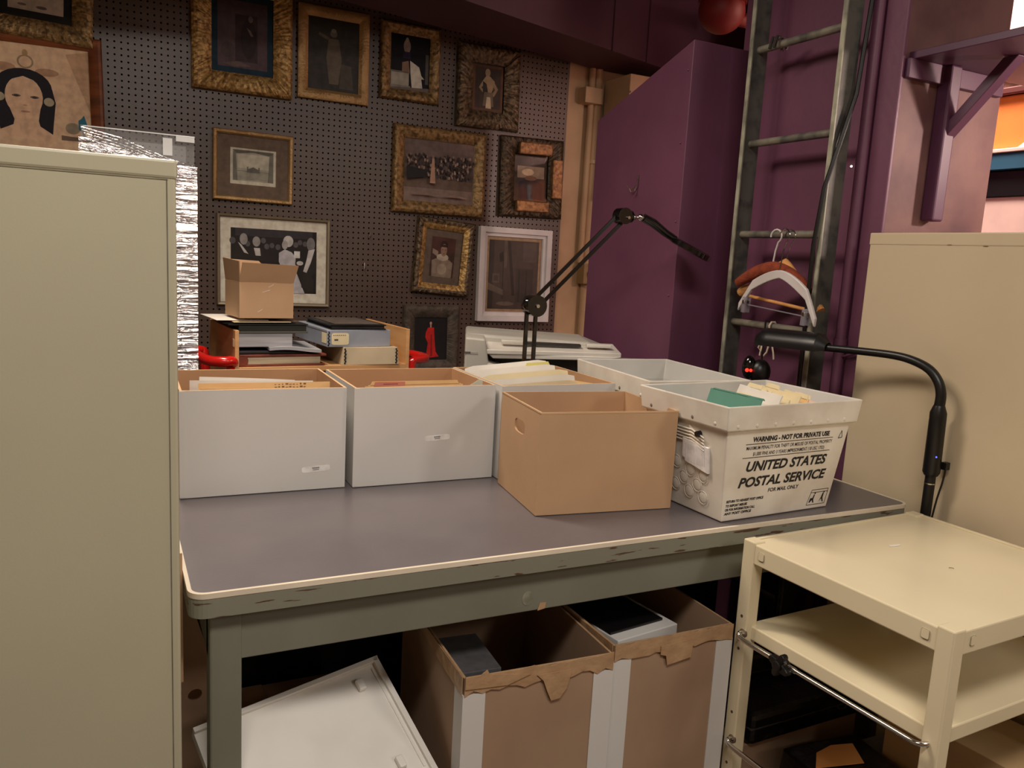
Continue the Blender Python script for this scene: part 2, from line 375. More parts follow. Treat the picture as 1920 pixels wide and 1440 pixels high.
nl = MB(); nl.tube([(2.07, 1.86, 1.69), (2.055, 1.845, 1.692)], 0.004, CHROME, 8)
tag(nl.build('screw', smooth=True), 'shiny screw sticking out by the purple pipe on the wall', 'screw')

# hangers (local: x -> along rung (-Y world), z up), hung on the rung at z 1.482
HX = 1.967
def hook_pts(top=0.0, r=0.022, drop=0.10):
    pts = [(r * math.cos(a), 0, -r + 0.014 + r * math.sin(a)) for a in [R(q) for q in range(190, -61, -25)]]
    pts += [(0.004, 0, -0.055), (0, 0, -drop)]
    return pts
def place_rot(tilt): return (0, tilt, R(-90))
# padded hanger
hg = thing('padded_hanger', 'rust brown padded hanger, topmost of the hangers on the ladder rung', 'hanger', (1.968, 2.04, 1.482), (0, R(2), R(-90 + 6)))
b = MB(); b.tube(hook_pts(), 0.003, WPLAS, 8); b.build('hook', hg, smooth=True)
pts = []; rs = []
for i in range(25):
    t = -1 + 2 * i / 24
    pts.append((0.150 * t + 0.01, 0, -0.112 - 0.062 * abs(t) ** 1.6)); rs.append(0.023 * (1 - 0.35 * abs(t) ** 3))
b = MB(); b.tube(pts, rs, FABRIC, 14); b.build('padding', hg, smooth=True)
# wooden hanger
hg = thing('wooden_hanger', 'pale wooden hanger with bar and chrome hook on the ladder rung', 'hanger', (1.99, 2.0, 1.482), (0, R(6), R(-90 + 3)))
b = MB(); b.tube(hook_pts(), 0.002, CHROME, 8); b.build('hook', hg, smooth=True)
b = MB(); pts = [(0.175 * t, 0, -0.092 - 0.13 * abs(t) ** 1.05) for t in [i / 10 for i in range(-10, 11)]]
b.tube(pts, [0.008 + 0.006 * (1 - abs(i) / 10) + (0.008 if abs(i) > 8 else 0) for i in range(-10, 11)], WOODH, 10); b.build('yoke', hg, smooth=True)
b = MB(); b.cyl((-0.165, 0, -0.226), (0.165, 0, -0.226), 0.006, WOODH, 12); b.build('trouser_bar', hg, smooth=True)
# white plastic clip hanger
hg = thing('plastic_hanger', 'frosted white plastic hanger with two clips, in front on the ladder rung', 'hanger', (1.938, 1.972, 1.482), (0, R(4), R(-90)))
b = MB(); b.tube(hook_pts(drop=0.14), 0.002, CHROME, 8); b.build('hook', hg, smooth=True)
b = MB()
prof = []
for i in range(21):
    t = -1 + 2 * i / 20
    zc = -0.130 - 0.085 * abs(t) ** 1.5 - 0.045 * max(0, abs(t) - 0.7) / 0.3
    prof.append((0.172 * t + 0.01, zc, 0.013 + 0.004 * math.sin(abs(t) * 3)))
lo = [(x, z - hw) for x, z, hw in prof]; hi = [(x, z + hw) for x, z, hw in prof]
b.prism(lo + hi[::-1], -0.006, 'y', WPLAS, 0.012); b.build('plastic_body', hg, bevel=0.003)
b = MB(); b.cyl((-0.135, 0, -0.247), (0.15, 0, -0.247), 0.0022, CLEAR, 8); b.build('wire', hg)
for x in (-0.128, 0.142):
    b = MB(); b.box(x - 0.009, x + 0.009, -0.014, -0.006, -0.275, -0.222, CLEAR); b.box(x - 0.009, x + 0.009, 0.006, 0.011, -0.275, -0.222, CLEAR)
    b.box(x - 0.006, x + 0.006, -0.016, 0.01, -0.245, -0.233, CHROME); b.build('clip', hg, bevel=0.002)
# string bow
b = MB()
yb = 2.045
b.tube([(1.985, yb, 1.162), (1.982, yb, 1.178), (1.99, yb, 1.191), (2.005, yb, 1.191), (2.016, yb, 1.178), (2.0, yb, 1.158), (1.984, yb, 1.16)], 0.0032, STRING, 8)
b.tube([(1.983, yb, 1.158), (1.978, yb + 0.02, 1.13), (1.977, yb + 0.036, 1.10), (1.976, yb + 0.022, 1.09), (1.98, yb, 1.155)], 0.003, STRING, 8)
b.tube([(1.983, yb, 1.158), (1.978, yb - 0.012, 1.12), (1.977, yb - 0.005, 1.09), (1.976, yb + 0.01, 1.072)], 0.003, STRING, 8)
b.tube([(1.983, yb, 1.158), (1.979, yb - 0.02, 1.13), (1.977, yb - 0.036, 1.09), (1.976, yb - 0.042, 1.07)], 0.003, STRING, 8)
b.tube([(1.983, yb, 1.158), (1.978, yb + 0.022, 1.11), (1.977, yb + 0.026, 1.075)], 0.003, STRING, 8)
tag(b.build('string_bow', smooth=True), 'white cotton string tied in a bow on the lower visible ladder rung', 'string')

# ------------------------------------------------------------------ shelf on alcove wall and things beyond
sh = thing('wall_shelf', 'purple painted wooden wall shelf on a diagonal bracket at top right', 'shelf', (2.136, 1.75, 2.0))
bx('shelf_board', sh, 0, 0.80, -0.75, -0.001, 0.0, 0.022, SHELFP, 0.002)
bx('cleat', sh, -0.02, 0.42, -0.022, 0, -0.055, 0.0, SHELFP, 0.002)
bk = bx('bracket_upright', sh, 0.135, 0.185, -0.045, 0, -0.46, 0.0, SHELFP, 0.006)
b = MB(); b.hexa([(0.15, -0.04, -0.21), (0.19, -0.04, -0.21), (0.19, -0.04, -0.165), (0.15, -0.04, -0.165), (0.165, -0.225, -0.002), (0.205, -0.225, -0.002), (0.205, -0.18, -0.002), (0.165, -0.18, -0.002)], SHELFP)
b.build('brace', sh, bevel=0.002)
cb = thing('lit_cabinet', 'brightly lit pale cabinet seen through the opening at the right edge', 'cabinet', (3.0, 2.0, 0))
PINKW = mat('pale_pink_paint', (248, 214, 202), 0.6); TEAL = mat('teal_paint', (44, 96, 124), 0.5); DKR = mat('maroon', (86, 22, 18), 0.6)
bx('cabinet_body', cb, 0, 0.4, -1.2, 1.3, 0, 1.68, PINKW, 0.003)
bx('shelf_gap', cb, -0.006, 0.4, -1.2, 1.3, 1.68, 1.775, BLACKP, 0.003)
bx('teal_strip', cb, -0.02, 0.4, -1.2, 1.3, 1.778, 1.838, TEAL, 0.003)
bx('shelf_lip', cb, -0.025, 0.4, -1.2, 1.3, 1.84, 1.855, PINKW, 0.003)
bx('upper_panel', cb, -0.01, 0.4, -1.2, 1.3, 2.14, 2.95, PINKW, 0.003)
ob = thing('orange_crate', 'orange plastic crate with a paper label on the lit shelf at right', 'crate', (3.02, 1.96, 1.856))
ORNG = mat('orange_plastic', (240, 132, 60), 0.5)
bx('crate_body', ob, 0, 0.3, -0.75, 0.2, 0, 0.2, ORNG, 0.01)
bx('crate_rim', ob, -0.02, 0.3, -0.77, 0.22, 0.2, 0.225, DKR, 0.004)
b = MB(); b.prism([(-0.06, 0.07), (-0.14, 0.07), (-0.14, 0.15), (-0.06, 0.15)], -0.004, 'x', PAPER, 0.003); b.prism([(0.0, 0.0), (-0.12, 0.0), (-0.13, 0.09)], -0.006, 'x', PAPER, 0.003); b.build('paper_label', ob)

# ------------------------------------------------------------------ picture frames on the pegboard
def moulding(w, h, prof, m, seg=0.005, carve=0.0, style='leaf', inner=None, inner_from=None, seed=0):
    """prof: list of (inset, height) from outer edge to inner edge; wall side first. local: x right, z up, -y to viewer"""
    b = MB(); sides = [((-1, -1), (1, 0), w), ((1, -1), (0, 1), h), ((1, 1), (-1, 0), w), ((-1, 1), (0, -1), h)]
    for (cx, cz), (dx, dz), L in sides:
        n = max(2, int(L / seg)); nx, nz = -dz, dx
        vs = []
        for i in range(n + 1):
            for j, (ins, hh) in enumerate(prof):
                l = ins + (L - 2 * ins) * i / n
                x = cx * w / 2 + dx * l + nx * ins; z = cz * h / 2 + dz * l + nz * ins
                a = 0.0
                if carve and 0 < j < len(prof) - 1:
                    if style == 'bead': a = carve * (0.5 + 0.5 * math.cos(2 * math.pi * l / 0.016)) * (1 if j in (1, len(prof) - 2) else 0.15)
                    else:
                        q = Vector((x * 85 + seed, ins * 110, z * 85))
                        a = carve * (abs(noise.noise(q)) * 1.9 + 0.25 * math.sin(l * 2 * math.pi / 0.03 + ins * 160)) + (0.0012 * math.cos(2 * math.pi * l / 0.012) if j in (1, len(prof) - 2) else 0)
                vs.append((x, -hh - a, z))
        k = len(prof)
        fo = []; fi = []
        for i in range(n):
            for j in range(k - 1):
                (fi if inner_from is not None and j >= inner_from else fo).append((i * k + j, (i + 1) * k + j, (i + 1) * k + j + 1, i * k + j + 1))
        b.add(vs, fo, m)
        if fi: b.add(vs, fi, inner)
    return b
def poly_art(name, w, h, layers, parent, y=-0.004):
    b = MB(); k = 0
    for c, pts in layers:
        b.add([((u - 0.5) * w, -k * 0.00012, (0.5 - v) * h) for u, v in pts], [tuple(range(len(pts)))], flat(c)); k += 1
    return b.build(name, parent, (0, y, 0))
def el(c, u, v, ru, rv, n=18): return (c, oval(u, v, ru, rv, n))
def rc(c, u0, v0, u1, v1): return (c, [(u0, v0), (u1, v0), (u1, v1), (u0, v1)])
def picture(label, cx, cz, w, h, prof, fm, layers, tilt=0.0, ring=0.05, mat_w=0.0, mat_c=None, carve=0.0, style='leaf', inner=None, inner_from=None, name='picture_frame', glass=True, printoff=(0, 0), seg=0.005):
    t = thing(name, label, 'picture', (cx, 3.878, cz), (R(-1.0), R(tilt), 0), 'pictures hung on the pegboard')
    moulding(w, h, prof, fm, seg=seg, carve=carve, style=style, inner=inner, inner_from=inner_from, seed=cx * 10).build('frame_moulding', t, smooth=True)
    iw, ih = w - 2 * ring, h - 2 * ring
    bx('backing', t, -w / 2 + 0.008, w / 2 - 0.008, -0.004, 0.0, -h / 2 + 0.008, h / 2 - 0.008, BLACKP, 0)
    if mat_w > 0:
        pw, ph = iw - 2 * mat_w, ih - 2 * mat_w
        poly_art('mat_board', iw, ih, [(mat_c, [(0, 0), (1, 0), (1, 1), (0, 1)])], t, -0.006)
    else: pw, ph = iw, ih
    p = poly_art('print', pw, ph, layers, t, -0.0068)
    p.location.x += printoff[0]; p.location.z += printoff[1]
    if glass:
        g = MB(); g.add([(-iw / 2, -0.0105, -ih / 2), (iw / 2, -0.0105, -ih / 2), (iw / 2, -0.0105, ih / 2), (-iw / 2, -0.0105, ih / 2)], [(0, 1, 2, 3)], GLASS); g.build('glass', t)
    return t
P_ORN = [(0, 0), (0, 0.02), (0.006, 0.03), (0.016, 0.034), (0.028, 0.03), (0.04, 0.026), (0.05, 0.018), (0.056, 0.014)]
P_THIN = [(0, 0), (0, 0.02), (0.004, 0.024), (0.014, 0.022), (0.018, 0.014), (0.020, 0.012)]
def scaled(p, s_, hs=1.0): return [(a * s_, b_ * hs) for a, b_ in p]

# 1 top left ornate
picture('ornate gilt frame cut off at the top left corner, above the drawing of a woman', -0.236, 2.26, 0.40, 0.31, scaled(P_ORN, 1.35), GOLD2,
        [rc((196, 176, 160), 0, 0, 1, 1), rc((30, 26, 24), 0, 0.0, 1, 0.02), el((110, 96, 90), 0.6, 0.82, 0.1, 0.06), el((120, 104, 96), 0.25, 0.8, 0.08, 0.05)],
        tilt=2, ring=0.075, mat_w=0.03, mat_c=(26, 24, 22), carve=0.005)
# 2 woman drawing
HAIR = (24, 22, 30); SK = (222, 184, 152); BGW = (224, 188, 154); LN = (120, 92, 74)
wl = [rc(BGW, 0, 0, 1, 1), ((196, 160, 128), [(0.55, 0.1), (0.95, 0.05), (0.98, 0.6), (0.8, 0.7)]),
      ((150, 132, 104), oval(0.28, 0.22, 0.055, 0.07, 20)), (BGW, oval(0.28, 0.22, 0.042, 0.055, 20)), ((170, 140, 100), oval(0.28, 0.13, 0.02, 0.035, 10)),
      ((176, 140, 110), oval(0.14, 0.29, 0.075, 0.045, 14)), ((176, 140, 110), oval(0.42, 0.31, 0.08, 0.04, 14)),
      (HAIR, oval(0.26, 0.49, 0.19, 0.2, 24)),
      (HAIR, [(0.08, 0.45), (0.15, 0.5), (0.15, 0.66), (0.19, 0.82), (0.17, 0.95), (0.10, 0.97), (0.08, 0.82), (0.06, 0.62)]),
      (HAIR, [(0.38, 0.48), (0.45, 0.48), (0.47, 0.62), (0.45, 0.84), (0.44, 0.97), (0.37, 0.95), (0.35, 0.82), (0.37, 0.66)]),
      (SK, oval(0.26, 0.58, 0.125, 0.21, 24)), (SK, [(0.2, 0.74), (0.32, 0.74), (0.34, 0.86), (0.46, 0.97), (0.46, 1), (0.02, 1), (0.06, 0.96), (0.19, 0.87)]),
      (HAIR, [(0.12, 0.5), (0.17, 0.42), (0.26, 0.37), (0.36, 0.42), (0.41, 0.5), (0.38, 0.36), (0.26, 0.3), (0.15, 0.36)]),
      (LN, oval(0.21, 0.575, 0.03, 0.014, 12)), (LN, oval(0.33, 0.58, 0.03, 0.014, 12)), ((60, 56, 50), oval(0.21, 0.577, 0.016, 0.012, 10)), ((60, 56, 50), oval(0.33, 0.582, 0.016, 0.012, 10)),
      ((176, 128, 104), oval(0.265, 0.735, 0.032, 0.01, 12)), ((184, 144, 116), oval(0.265, 0.67, 0.016, 0.008, 10)),
      ((176, 166, 140), oval(0.10, 0.60, 0.035, 0.045, 16)), ((176, 166, 140), oval(0.425, 0.615, 0.035, 0.045, 16)),
      ((150, 138, 116), oval(0.58, 0.87, 0.05, 0.06, 14)), ((40, 110, 130), [(0.62, 0.88), (0.62, 0.78), (0.64, 0.76), (0.66, 0.72), (0.68, 0.82), (0.66, 0.9)]),
      ((110, 92, 78), [(0.5, 0.95), (1, 0.97), (1, 1), (0.5, 1)])]
wl = wl[:1] + [(c_, [(min(1, max(0, 0.35 + (u - 0.26) * 1.45)), min(1, max(0, 0.5 + (v - 0.577) * 0.93))) for u, v in p_]) for c_, p_ in wl[1:]]
picture('reddish wood frame holding a drawing of a dark haired woman, behind the left cabinet', -0.235, 1.886, 0.46, 0.50, scaled(P_ORN, 0.9, 0.8), BRWOOD, wl, tilt=-1, ring=0.05, glass=False)
# 3 blue mat
picture('wide ornate gilt frame with a dark blue mat around a dim portrait', 0.542, 2.25, 0.42, 0.49, scaled(P_ORN, 1.45), GOLD1,
        [rc((96, 76, 80), 0, 0, 1, 1), ((70, 54, 58), [(0.35, 0.2), (0.8, 0.2), (0.8, 0.9), (0.35, 0.9)]), el((58, 44, 46), 0.62, 0.55, 0.16, 0.3), el((120, 100, 98), 0.66, 0.25, 0.05, 0.05),
         ((130, 108, 104), [(0.58, 0.38), (0.66, 0.42), (0.72, 0.5), (0.66, 0.5)]), el((86, 68, 70), 0.2, 0.75, 0.14, 0.12), ((116, 96, 94), [(0.1, 0.95), (0.4, 0.9), (0.7, 0.96), (0.3, 0.99)])],
        ring=0.078, mat_w=0.028, mat_c=(22, 52, 70), carve=0.006, tilt=0)
# 4 statue figure
picture('flat gilt frame with a pale standing figure print, between blue mat portrait and stage photo', 0.941, 2.225, 0.325, 0.405, scaled(P_THIN, 2.3), GOLD3,
        [rc((70, 64, 62), 0, 0, 1, 1), el((120, 108, 96), 0.5, 0.2, 0.07, 0.05), ((118, 104, 90), [(0.4, 0.27), (0.6, 0.27), (0.66, 0.55), (0.6, 0.9), (0.42, 0.9), (0.36, 0.55)]),
         ((114, 100, 88), [(0.4, 0.3), (0.2, 0.24), (0.22, 0.2), (0.42, 0.26)]), ((92, 84, 74), [(0.65, 0.6), (0.85, 0.62), (0.9, 0.95), (0.62, 0.95)]), el((150, 138, 120), 0.5, 0.16, 0.05, 0.03)],
        ring=0.045, carve=0.0005)
# 5 stage photo
picture('carved gilt frame with a photo of a figure in a long white gown on stage', 1.308, 2.246, 0.295, 0.35, scaled(P_ORN, 0.9, 0.9), GOLD2,
        [rc((20, 16, 24), 0, 0, 1, 1), el((160, 140, 124), 0.42, 0.2, 0.09, 0.13), el((190, 170, 150), 0.42, 0.08, 0.04, 0.04), ((50, 34, 66), [(0.33, 0.3), (0.5, 0.3), (0.52, 0.42), (0.32, 0.42)]),
         ((212, 202, 188), [(0.5, 0.45), (0.62, 0.5), (0.74, 0.55), (0.8, 0.7), (0.88, 0.76), (0.8, 0.76), (0.84, 0.95), (0.7, 0.99), (0.56, 0.95), (0.52, 0.7)]), ((150, 116, 96), [(0.3, 0.5), (0.46, 0.46), (0.5, 0.66), (0.3, 0.66)]),
         rc((176, 166, 152), 0.02, 0.68, 0.48, 0.92), rc((120, 110, 100), 0.0, 0.66, 0.5, 0.69), rc((150, 138, 126), 0, 0.92, 0.52, 0.97), rc((90, 84, 78), 0.9, 0.3, 0.98, 0.85), ((120, 108, 100), [(0, 0.97), (1, 0.92), (1, 1), (0, 1)])],
        ring=0.05, carve=0.003, style='leaf')
# 6 athlete
picture('dark carved frame with a sepia photo of a man standing with hands on hips', 1.721, 2.188, 0.34, 0.395, scaled(P_ORN, 1.5), BRONZ,
        [rc((58, 44, 36), 0, 0, 1, 1), el((150, 128, 100), 0.48, 0.12, 0.1, 0.1), ((160, 136, 106), [(0.42, 0.2), (0.56, 0.2), (0.76, 0.32), (0.7, 0.5), (0.64, 0.6), (0.4, 0.6), (0.38, 0.48), (0.3, 0.32)]),
         ((150, 128, 98), [(0.3, 0.32), (0.14, 0.5), (0.32, 0.64), (0.36, 0.58), (0.24, 0.5), (0.36, 0.4)]), ((150, 128, 98), [(0.72, 0.32), (0.9, 0.5), (0.74, 0.7), (0.64, 0.66), (0.78, 0.52), (0.68, 0.42)]),
         ((36, 30, 28), [(0.3, 0.34), (0.44, 0.4), (0.5, 0.6), (0.3, 0.7)]), ((112, 96, 78), [(0.36, 0.6), (0.68, 0.6), (0.74, 0.95), (0.3, 0.95)]), ((196, 178, 150), [(0.46, 0.72), (0.6, 0.72), (0.64, 1), (0.42, 1)])],
        ring=0.088, mat_w=0.012, mat_c=(96, 60, 36), carve=0.006, tilt=-0.5)
# 7 pencil sketch
GR = (120, 116, 106)
picture('thin plain gold frame with a small pencil sketch of trees and gate in taupe mat', 0.589, 1.694, 0.345, 0.305, P_THIN, GOLD3,
        [rc((206, 198, 180), 0, 0, 1, 1), rc((168, 162, 148), 0.05, 0.06, 0.95, 0.9), rc((190, 182, 166), 0.16, 0.16, 0.84, 0.55), ((100, 96, 88), [(0.05, 0.05), (0.95, 0.05), (0.9, 0.16), (0.5, 0.1), (0.12, 0.16)]),
         (GR, [(0.06, 0.1), (0.12, 0.12), (0.14, 0.5), (0.16, 0.9), (0.06, 0.9)]), (GR, [(0.94, 0.1), (0.86, 0.14), (0.84, 0.5), (0.82, 0.9), (0.94, 0.9)]), ((130, 126, 116), [(0.12, 0.62), (0.88, 0.62), (0.88, 0.64), (0.12, 0.64)]),
         ((110, 106, 98), [(0.36, 0.66), (0.36, 0.5), (0.39, 0.5), (0.39, 0.56), (0.5, 0.5), (0.61, 0.56), (0.61, 0.5), (0.64, 0.5), (0.64, 0.66)])] + [((140, 135, 124), [(0.2, 0.68 + 0.04 * k), (0.8, 0.67 + 0.04 * k), (0.8, 0.68 + 0.04 * k), (0.2, 0.69 + 0.04 * k)]) for k in range(5)],
        ring=0.018, mat_w=0.056, mat_c=(112, 92, 78), tilt=0.5)
# 8 gala photo
BK = (16, 16, 20); GW = (196, 192, 190); GF = (150, 146, 144); GM = (84, 82, 86)
gl = [rc(BK, 0, 0, 1, 1), rc((44, 44, 52), 0.05, 0, 0.95, 0.12)]
for u, v, r_ in ((0.02, 0.2, 0.035), (0.19, 0.24, 0.03), (0.37, 0.18, 0.03), (0.41, 0.27, 0.03), (0.47, 0.25, 0.028), (0.54, 0.27, 0.03), (0.75, 0.22, 0.03), (0.8, 0.18, 0.028), (0.86, 0.2, 0.028)): gl.append(el(GM, u, v, r_, r_ * 1.5, 12))
gl += [el(GF, 0.145, 0.17, 0.045, 0.09), ((24, 24, 26), [(0.0, 0.4), (0.07, 0.24), (0.15, 0.28), (0.22, 0.4), (0.22, 0.55), (0, 0.55)]), (GW, [(0.08, 0.22), (0.12, 0.26), (0.2, 0.4), (0.15, 0.38)]),
       el(GF, 0.29, 0.2, 0.045, 0.08), ((24, 24, 26), [(0.2, 0.5), (0.24, 0.3), (0.36, 0.3), (0.4, 0.5)]), (GW, [(0.26, 0.3), (0.33, 0.3), (0.34, 0.42), (0.28, 0.42)]),
       el(GW, 0.66, 0.17, 0.06, 0.09), el((170, 166, 164), 0.62, 0.23, 0.035, 0.07), ((186, 184, 188), [(0.55, 0.36), (0.62, 0.3), (0.7, 0.34), (0.75, 0.42), (0.74, 0.6), (0.8, 0.8), (0.86, 1), (0.6, 1), (0.62, 0.7), (0.55, 0.5)]),
       rc((220, 218, 214), 0.73, 0.32, 0.8, 0.43), el(GW, 0.8, 0.51, 0.04, 0.035), el((120, 118, 118), 0.93, 0.2, 0.05, 0.11), ((20, 20, 22), [(0.88, 0.3), (1, 0.3), (1, 1), (0.82, 0.9), (0.8, 0.6), (0.92, 0.5)]),
       (GW, [(0.9, 0.3), (0.98, 0.27), (0.93, 0.5), (0.88, 0.66), (0.84, 0.64), (0.88, 0.45)])]
picture('champagne frame with a black and white gala photograph, behind the small kraft box', 0.685, 1.28, 0.505, 0.408, scaled(P_THIN, 0.75), SILVF, gl, ring=0.014, mat_w=0.046, mat_c=(222, 212, 196))
# 9 orchestra
ol = [rc((104, 86, 80), 0, 0, 1, 1), rc((118, 98, 90), 0, 0.0, 1, 0.26), rc((150, 126, 116), 0, 0.78, 1, 1), rc((120, 98, 84), 0, 0.62, 1, 0.78)]
random.seed(3)
for k in range(240):
    u = random.uniform(0.03, 0.97); v = 0.24 + 0.36 * random.random(); c = random.choice(((44, 34, 36), (60, 48, 48), (150, 126, 112), (36, 28, 30), (128, 106, 96)))
    ol.append(el(c, u, v, 0.015, 0.028, 6))
ol += [((160, 126, 104), [(0.36, 0.34), (0.4, 0.34), (0.42, 0.7), (0.34, 0.7)]), el((160, 130, 110), 0.38, 0.32, 0.02, 0.03), ((28, 24, 28), [(0.02, 0.45), (0.3, 0.5), (0.3, 0.6), (0.02, 0.66)]), ((130, 108, 98), [(0.1, 0.88), (0.3, 0.86), (0.5, 0.9), (0.7, 0.86), (0.9, 0.9), (0.9, 0.91), (0.1, 0.9)])]
random.seed(11)
picture('antique gilt frame with a wide orchestra photograph, in the middle of the pegboard', 1.478, 1.755, 0.487, 0.415, scaled(P_ORN, 1.05), GOLD2, ol, ring=0.056, carve=0.0015, style='bead', mat_w=0.004, mat_c=(200, 180, 160))
# 10 right, patched
t10 = picture('dark and copper mosaic frame with reflective glass, rightmost upper picture on the pegboard', 1.99, 1.772, 0.365, 0.405, scaled(P_ORN, 1.5), BRONZB,
        [rc((60, 50, 46), 0, 0, 1, 1), rc((150, 132, 112), 0.05, 0.22, 0.95, 0.5), el((200, 180, 150), 0.4, 0.36, 0.2, 0.08), ((34, 34, 44), [(0.1, 0.6), (0.5, 0.5), (0.9, 0.62), (0.9, 1), (0.1, 1)]), el((120, 90, 70), 0.5, 0.5, 0.2, 0.06)],
        ring=0.085, mat_w=0.01, mat_c=(70, 52, 36), carve=0.004, tilt=-1)
for (x0, x1, z0, z1) in ((-0.09, 0.1, 0.115, 0.175), (0.105, 0.165, -0.1, 0.1), (-0.1, 0.09, -0.175, -0.12)):
    bx('copper_patch', t10, x0, x1, -0.058, -0.03, z0, z1, PATCH, 0.006)
# 11 ruff portrait
picture('dark beaded frame hanging crooked with a sepia portrait of a person in a ruff', 1.514, 1.339, 0.305, 0.375, scaled(P_ORN, 0.95), BRONZ,
        [rc((92, 66, 56), 0, 0, 1, 1), rc((104, 66, 56), 0, 0, 1, 0.35), ((176, 152, 132), [(0.06, 0.3), (0.3, 0.36), (0.3, 0.5), (0.06, 0.42)]), ((170, 148, 128), [(0.1, 1), (0.06, 0.6), (0.3, 0.52), (0.7, 0.52), (0.94, 0.62), (0.92, 1)]), el((214, 196, 176), 0.5, 0.5, 0.25, 0.09), el((70, 48, 40), 0.52, 0.2, 0.16, 0.12), el((180, 146, 122), 0.53, 0.32, 0.13, 0.16),
         ((70, 48, 40), [(0.38, 0.24), (0.68, 0.24), (0.66, 0.18), (0.4, 0.18)]), el((90, 60, 50), 0.47, 0.31, 0.025, 0.01, 8), el((90, 60, 50), 0.59, 0.31, 0.025, 0.01, 8), el((140, 90, 78), 0.53, 0.41, 0.04, 0.012, 8), el((190, 170, 148), 0.5, 0.8, 0.2, 0.14)],
        ring=0.052, mat_w=0.036, mat_c=(128, 108, 92), carve=0.004, tilt=4.0, inner=GOLD1, inner_from=4)
# 12 white frame
picture('deep white frame with a dark sepia studio scene, beside the cream wall', 1.919, 1.265, 0.42, 0.487, [(0, 0), (0, 0.034), (0.028, 0.034), (0.03, 0.02), (0.046, 0.02), (0.05, 0.008)], WFRAME,
        [rc((74, 64, 56), 0, 0, 1, 1), rc((46, 38, 34), 0.0, 0, 0.1, 1), rc((100, 88, 76), 0.3, 0.0, 0.36, 0.4), rc((88, 76, 66), 0.68, 0.02, 0.95, 0.3), ((36, 30, 28), [(0.36, 0.0), (0.42, 0.02), (0.54, 0.8), (0.48, 0.8)]), ((34, 28, 26), [(0.2, 0.2), (0.28, 0.16), (0.3, 0.3), (0.22, 0.32)]),
         rc((30, 26, 24), 0.28, 0.3, 0.295, 0.85), rc((96, 84, 72), 0.08, 0.48, 0.22, 0.62), rc((70, 60, 52), 0.11, 0.51, 0.19, 0.59), ((104, 92, 80), [(0.0, 0.62), (0.3, 0.72), (0.3, 0.8), (0.0, 0.72)]), rc((58, 50, 44), 0.55, 0.4, 0.9, 0.9), rc((40, 34, 30), 0.6, 0.42, 0.63, 0.9), rc((40, 34, 30), 0.75, 0.42, 0.78, 0.9), el((110, 96, 84), 0.35, 0.92, 0.18, 0.03)],
        ring=0.046, mat_w=0.018, mat_c=(178, 148, 112))
# 13 relief tile frame
picture('dark grey relief tile frame around a small figure in a red dress', 1.466, 0.925, 0.30, 0.34, scaled(P_ORN, 1.1, 0.8), TILEM,
        [rc((16, 12, 14), 0, 0, 1, 1), el((190, 150, 130), 0.5, 0.14, 0.035, 0.035), rc((180, 140, 120), 0.48, 0.17, 0.52, 0.24), ((186, 24, 18), [(0.42, 0.24), (0.6, 0.24), (0.62, 0.5), (0.66, 0.8), (0.76, 0.92), (0.36, 0.95), (0.42, 0.6), (0.34, 0.46), (0.36, 0.34)]), ((128, 14, 12), [(0.5, 0.4), (0.54, 0.4), (0.56, 0.9), (0.5, 0.92)])],
        ring=0.06, carve=0.002, tilt=-0.5, glass=False)
# pegboard hooks
for (x, z, n_, lb) in ((1.132, 1.429, 0.02, 'upper of two bare metal pegboard hooks right of the gala photograph'), (1.109, 1.279, 0.03, 'lower of two bare metal pegboard hooks right of the gala photograph'),
                       (2.081, 2.33, 0.02, 'bare metal pegboard hook under the duct, right of the standing man photo')):
    b = MB(); b.tube([(x, 3.88, z + n_ / 2), (x, 3.866, z + n_ / 2), (x, 3.864, z - n_ / 2), (x, 3.852, z - n_ / 2 - 0.003), (x, 3.846, z - n_ / 2 + 0.006)], 0.0018, CHROME, 8)
    tag(b.build('pegboard_hook', smooth=True), lb, 'hook', 'bare pegboard hooks')

# ------------------------------------------------------------------ cabinets
cl = thing('filing_cabinet', 'sage green steel cabinet filling the left edge, taller than the table', 'cabinet', (0.083, 1.2, 0))
b = MB(); b.box(-0.9, 0, 0, 0.5, 0.02, 1.463, SAGE); b.build('carcass', cl, bevel=0.004)
b = MB(); b.box(-0.9, 0.0015, -0.002, 0.502, 1.438, 1.4635, SAGE); b.build('top_cap', cl, bevel=0.004)
b = MB(); b.box(-0.9, -0.0105, -0.0008, 0.0, 1.4365, 1.438, flat((120, 115, 95))); b.box(-0.0125, -0.0110, -0.0008, 0, 0.03, 1.437, flat((96, 92, 76))); b.build('seam', cl)
cr_ = thing('storage_cabinet', 'large beige steel cabinet at the right, its side facing the table end', 'cabinet', (2.0, 0.6, 0))
b = MB(); b.box(0, 0.46, -0.4, 1.095, 0.0, 1.485, BEIGE); b.build('carcass', cr_, bevel=0.004)
b = MB(); b.box(-0.0015, 0.46, -0.4, 1.0965, 1.452, 1.4865, BEIGE); b.build('top_cap', cr_, bevel=0.003)
b = MB()
for (y, z) in ((0.84, 1.455), (0.74, 1.453)): b.box(-0.0025, 0, y - 0.006, y + 0.006, z - 0.001, z + 0.001, flat((140, 122, 96)))
b.build('scratch', cr_)

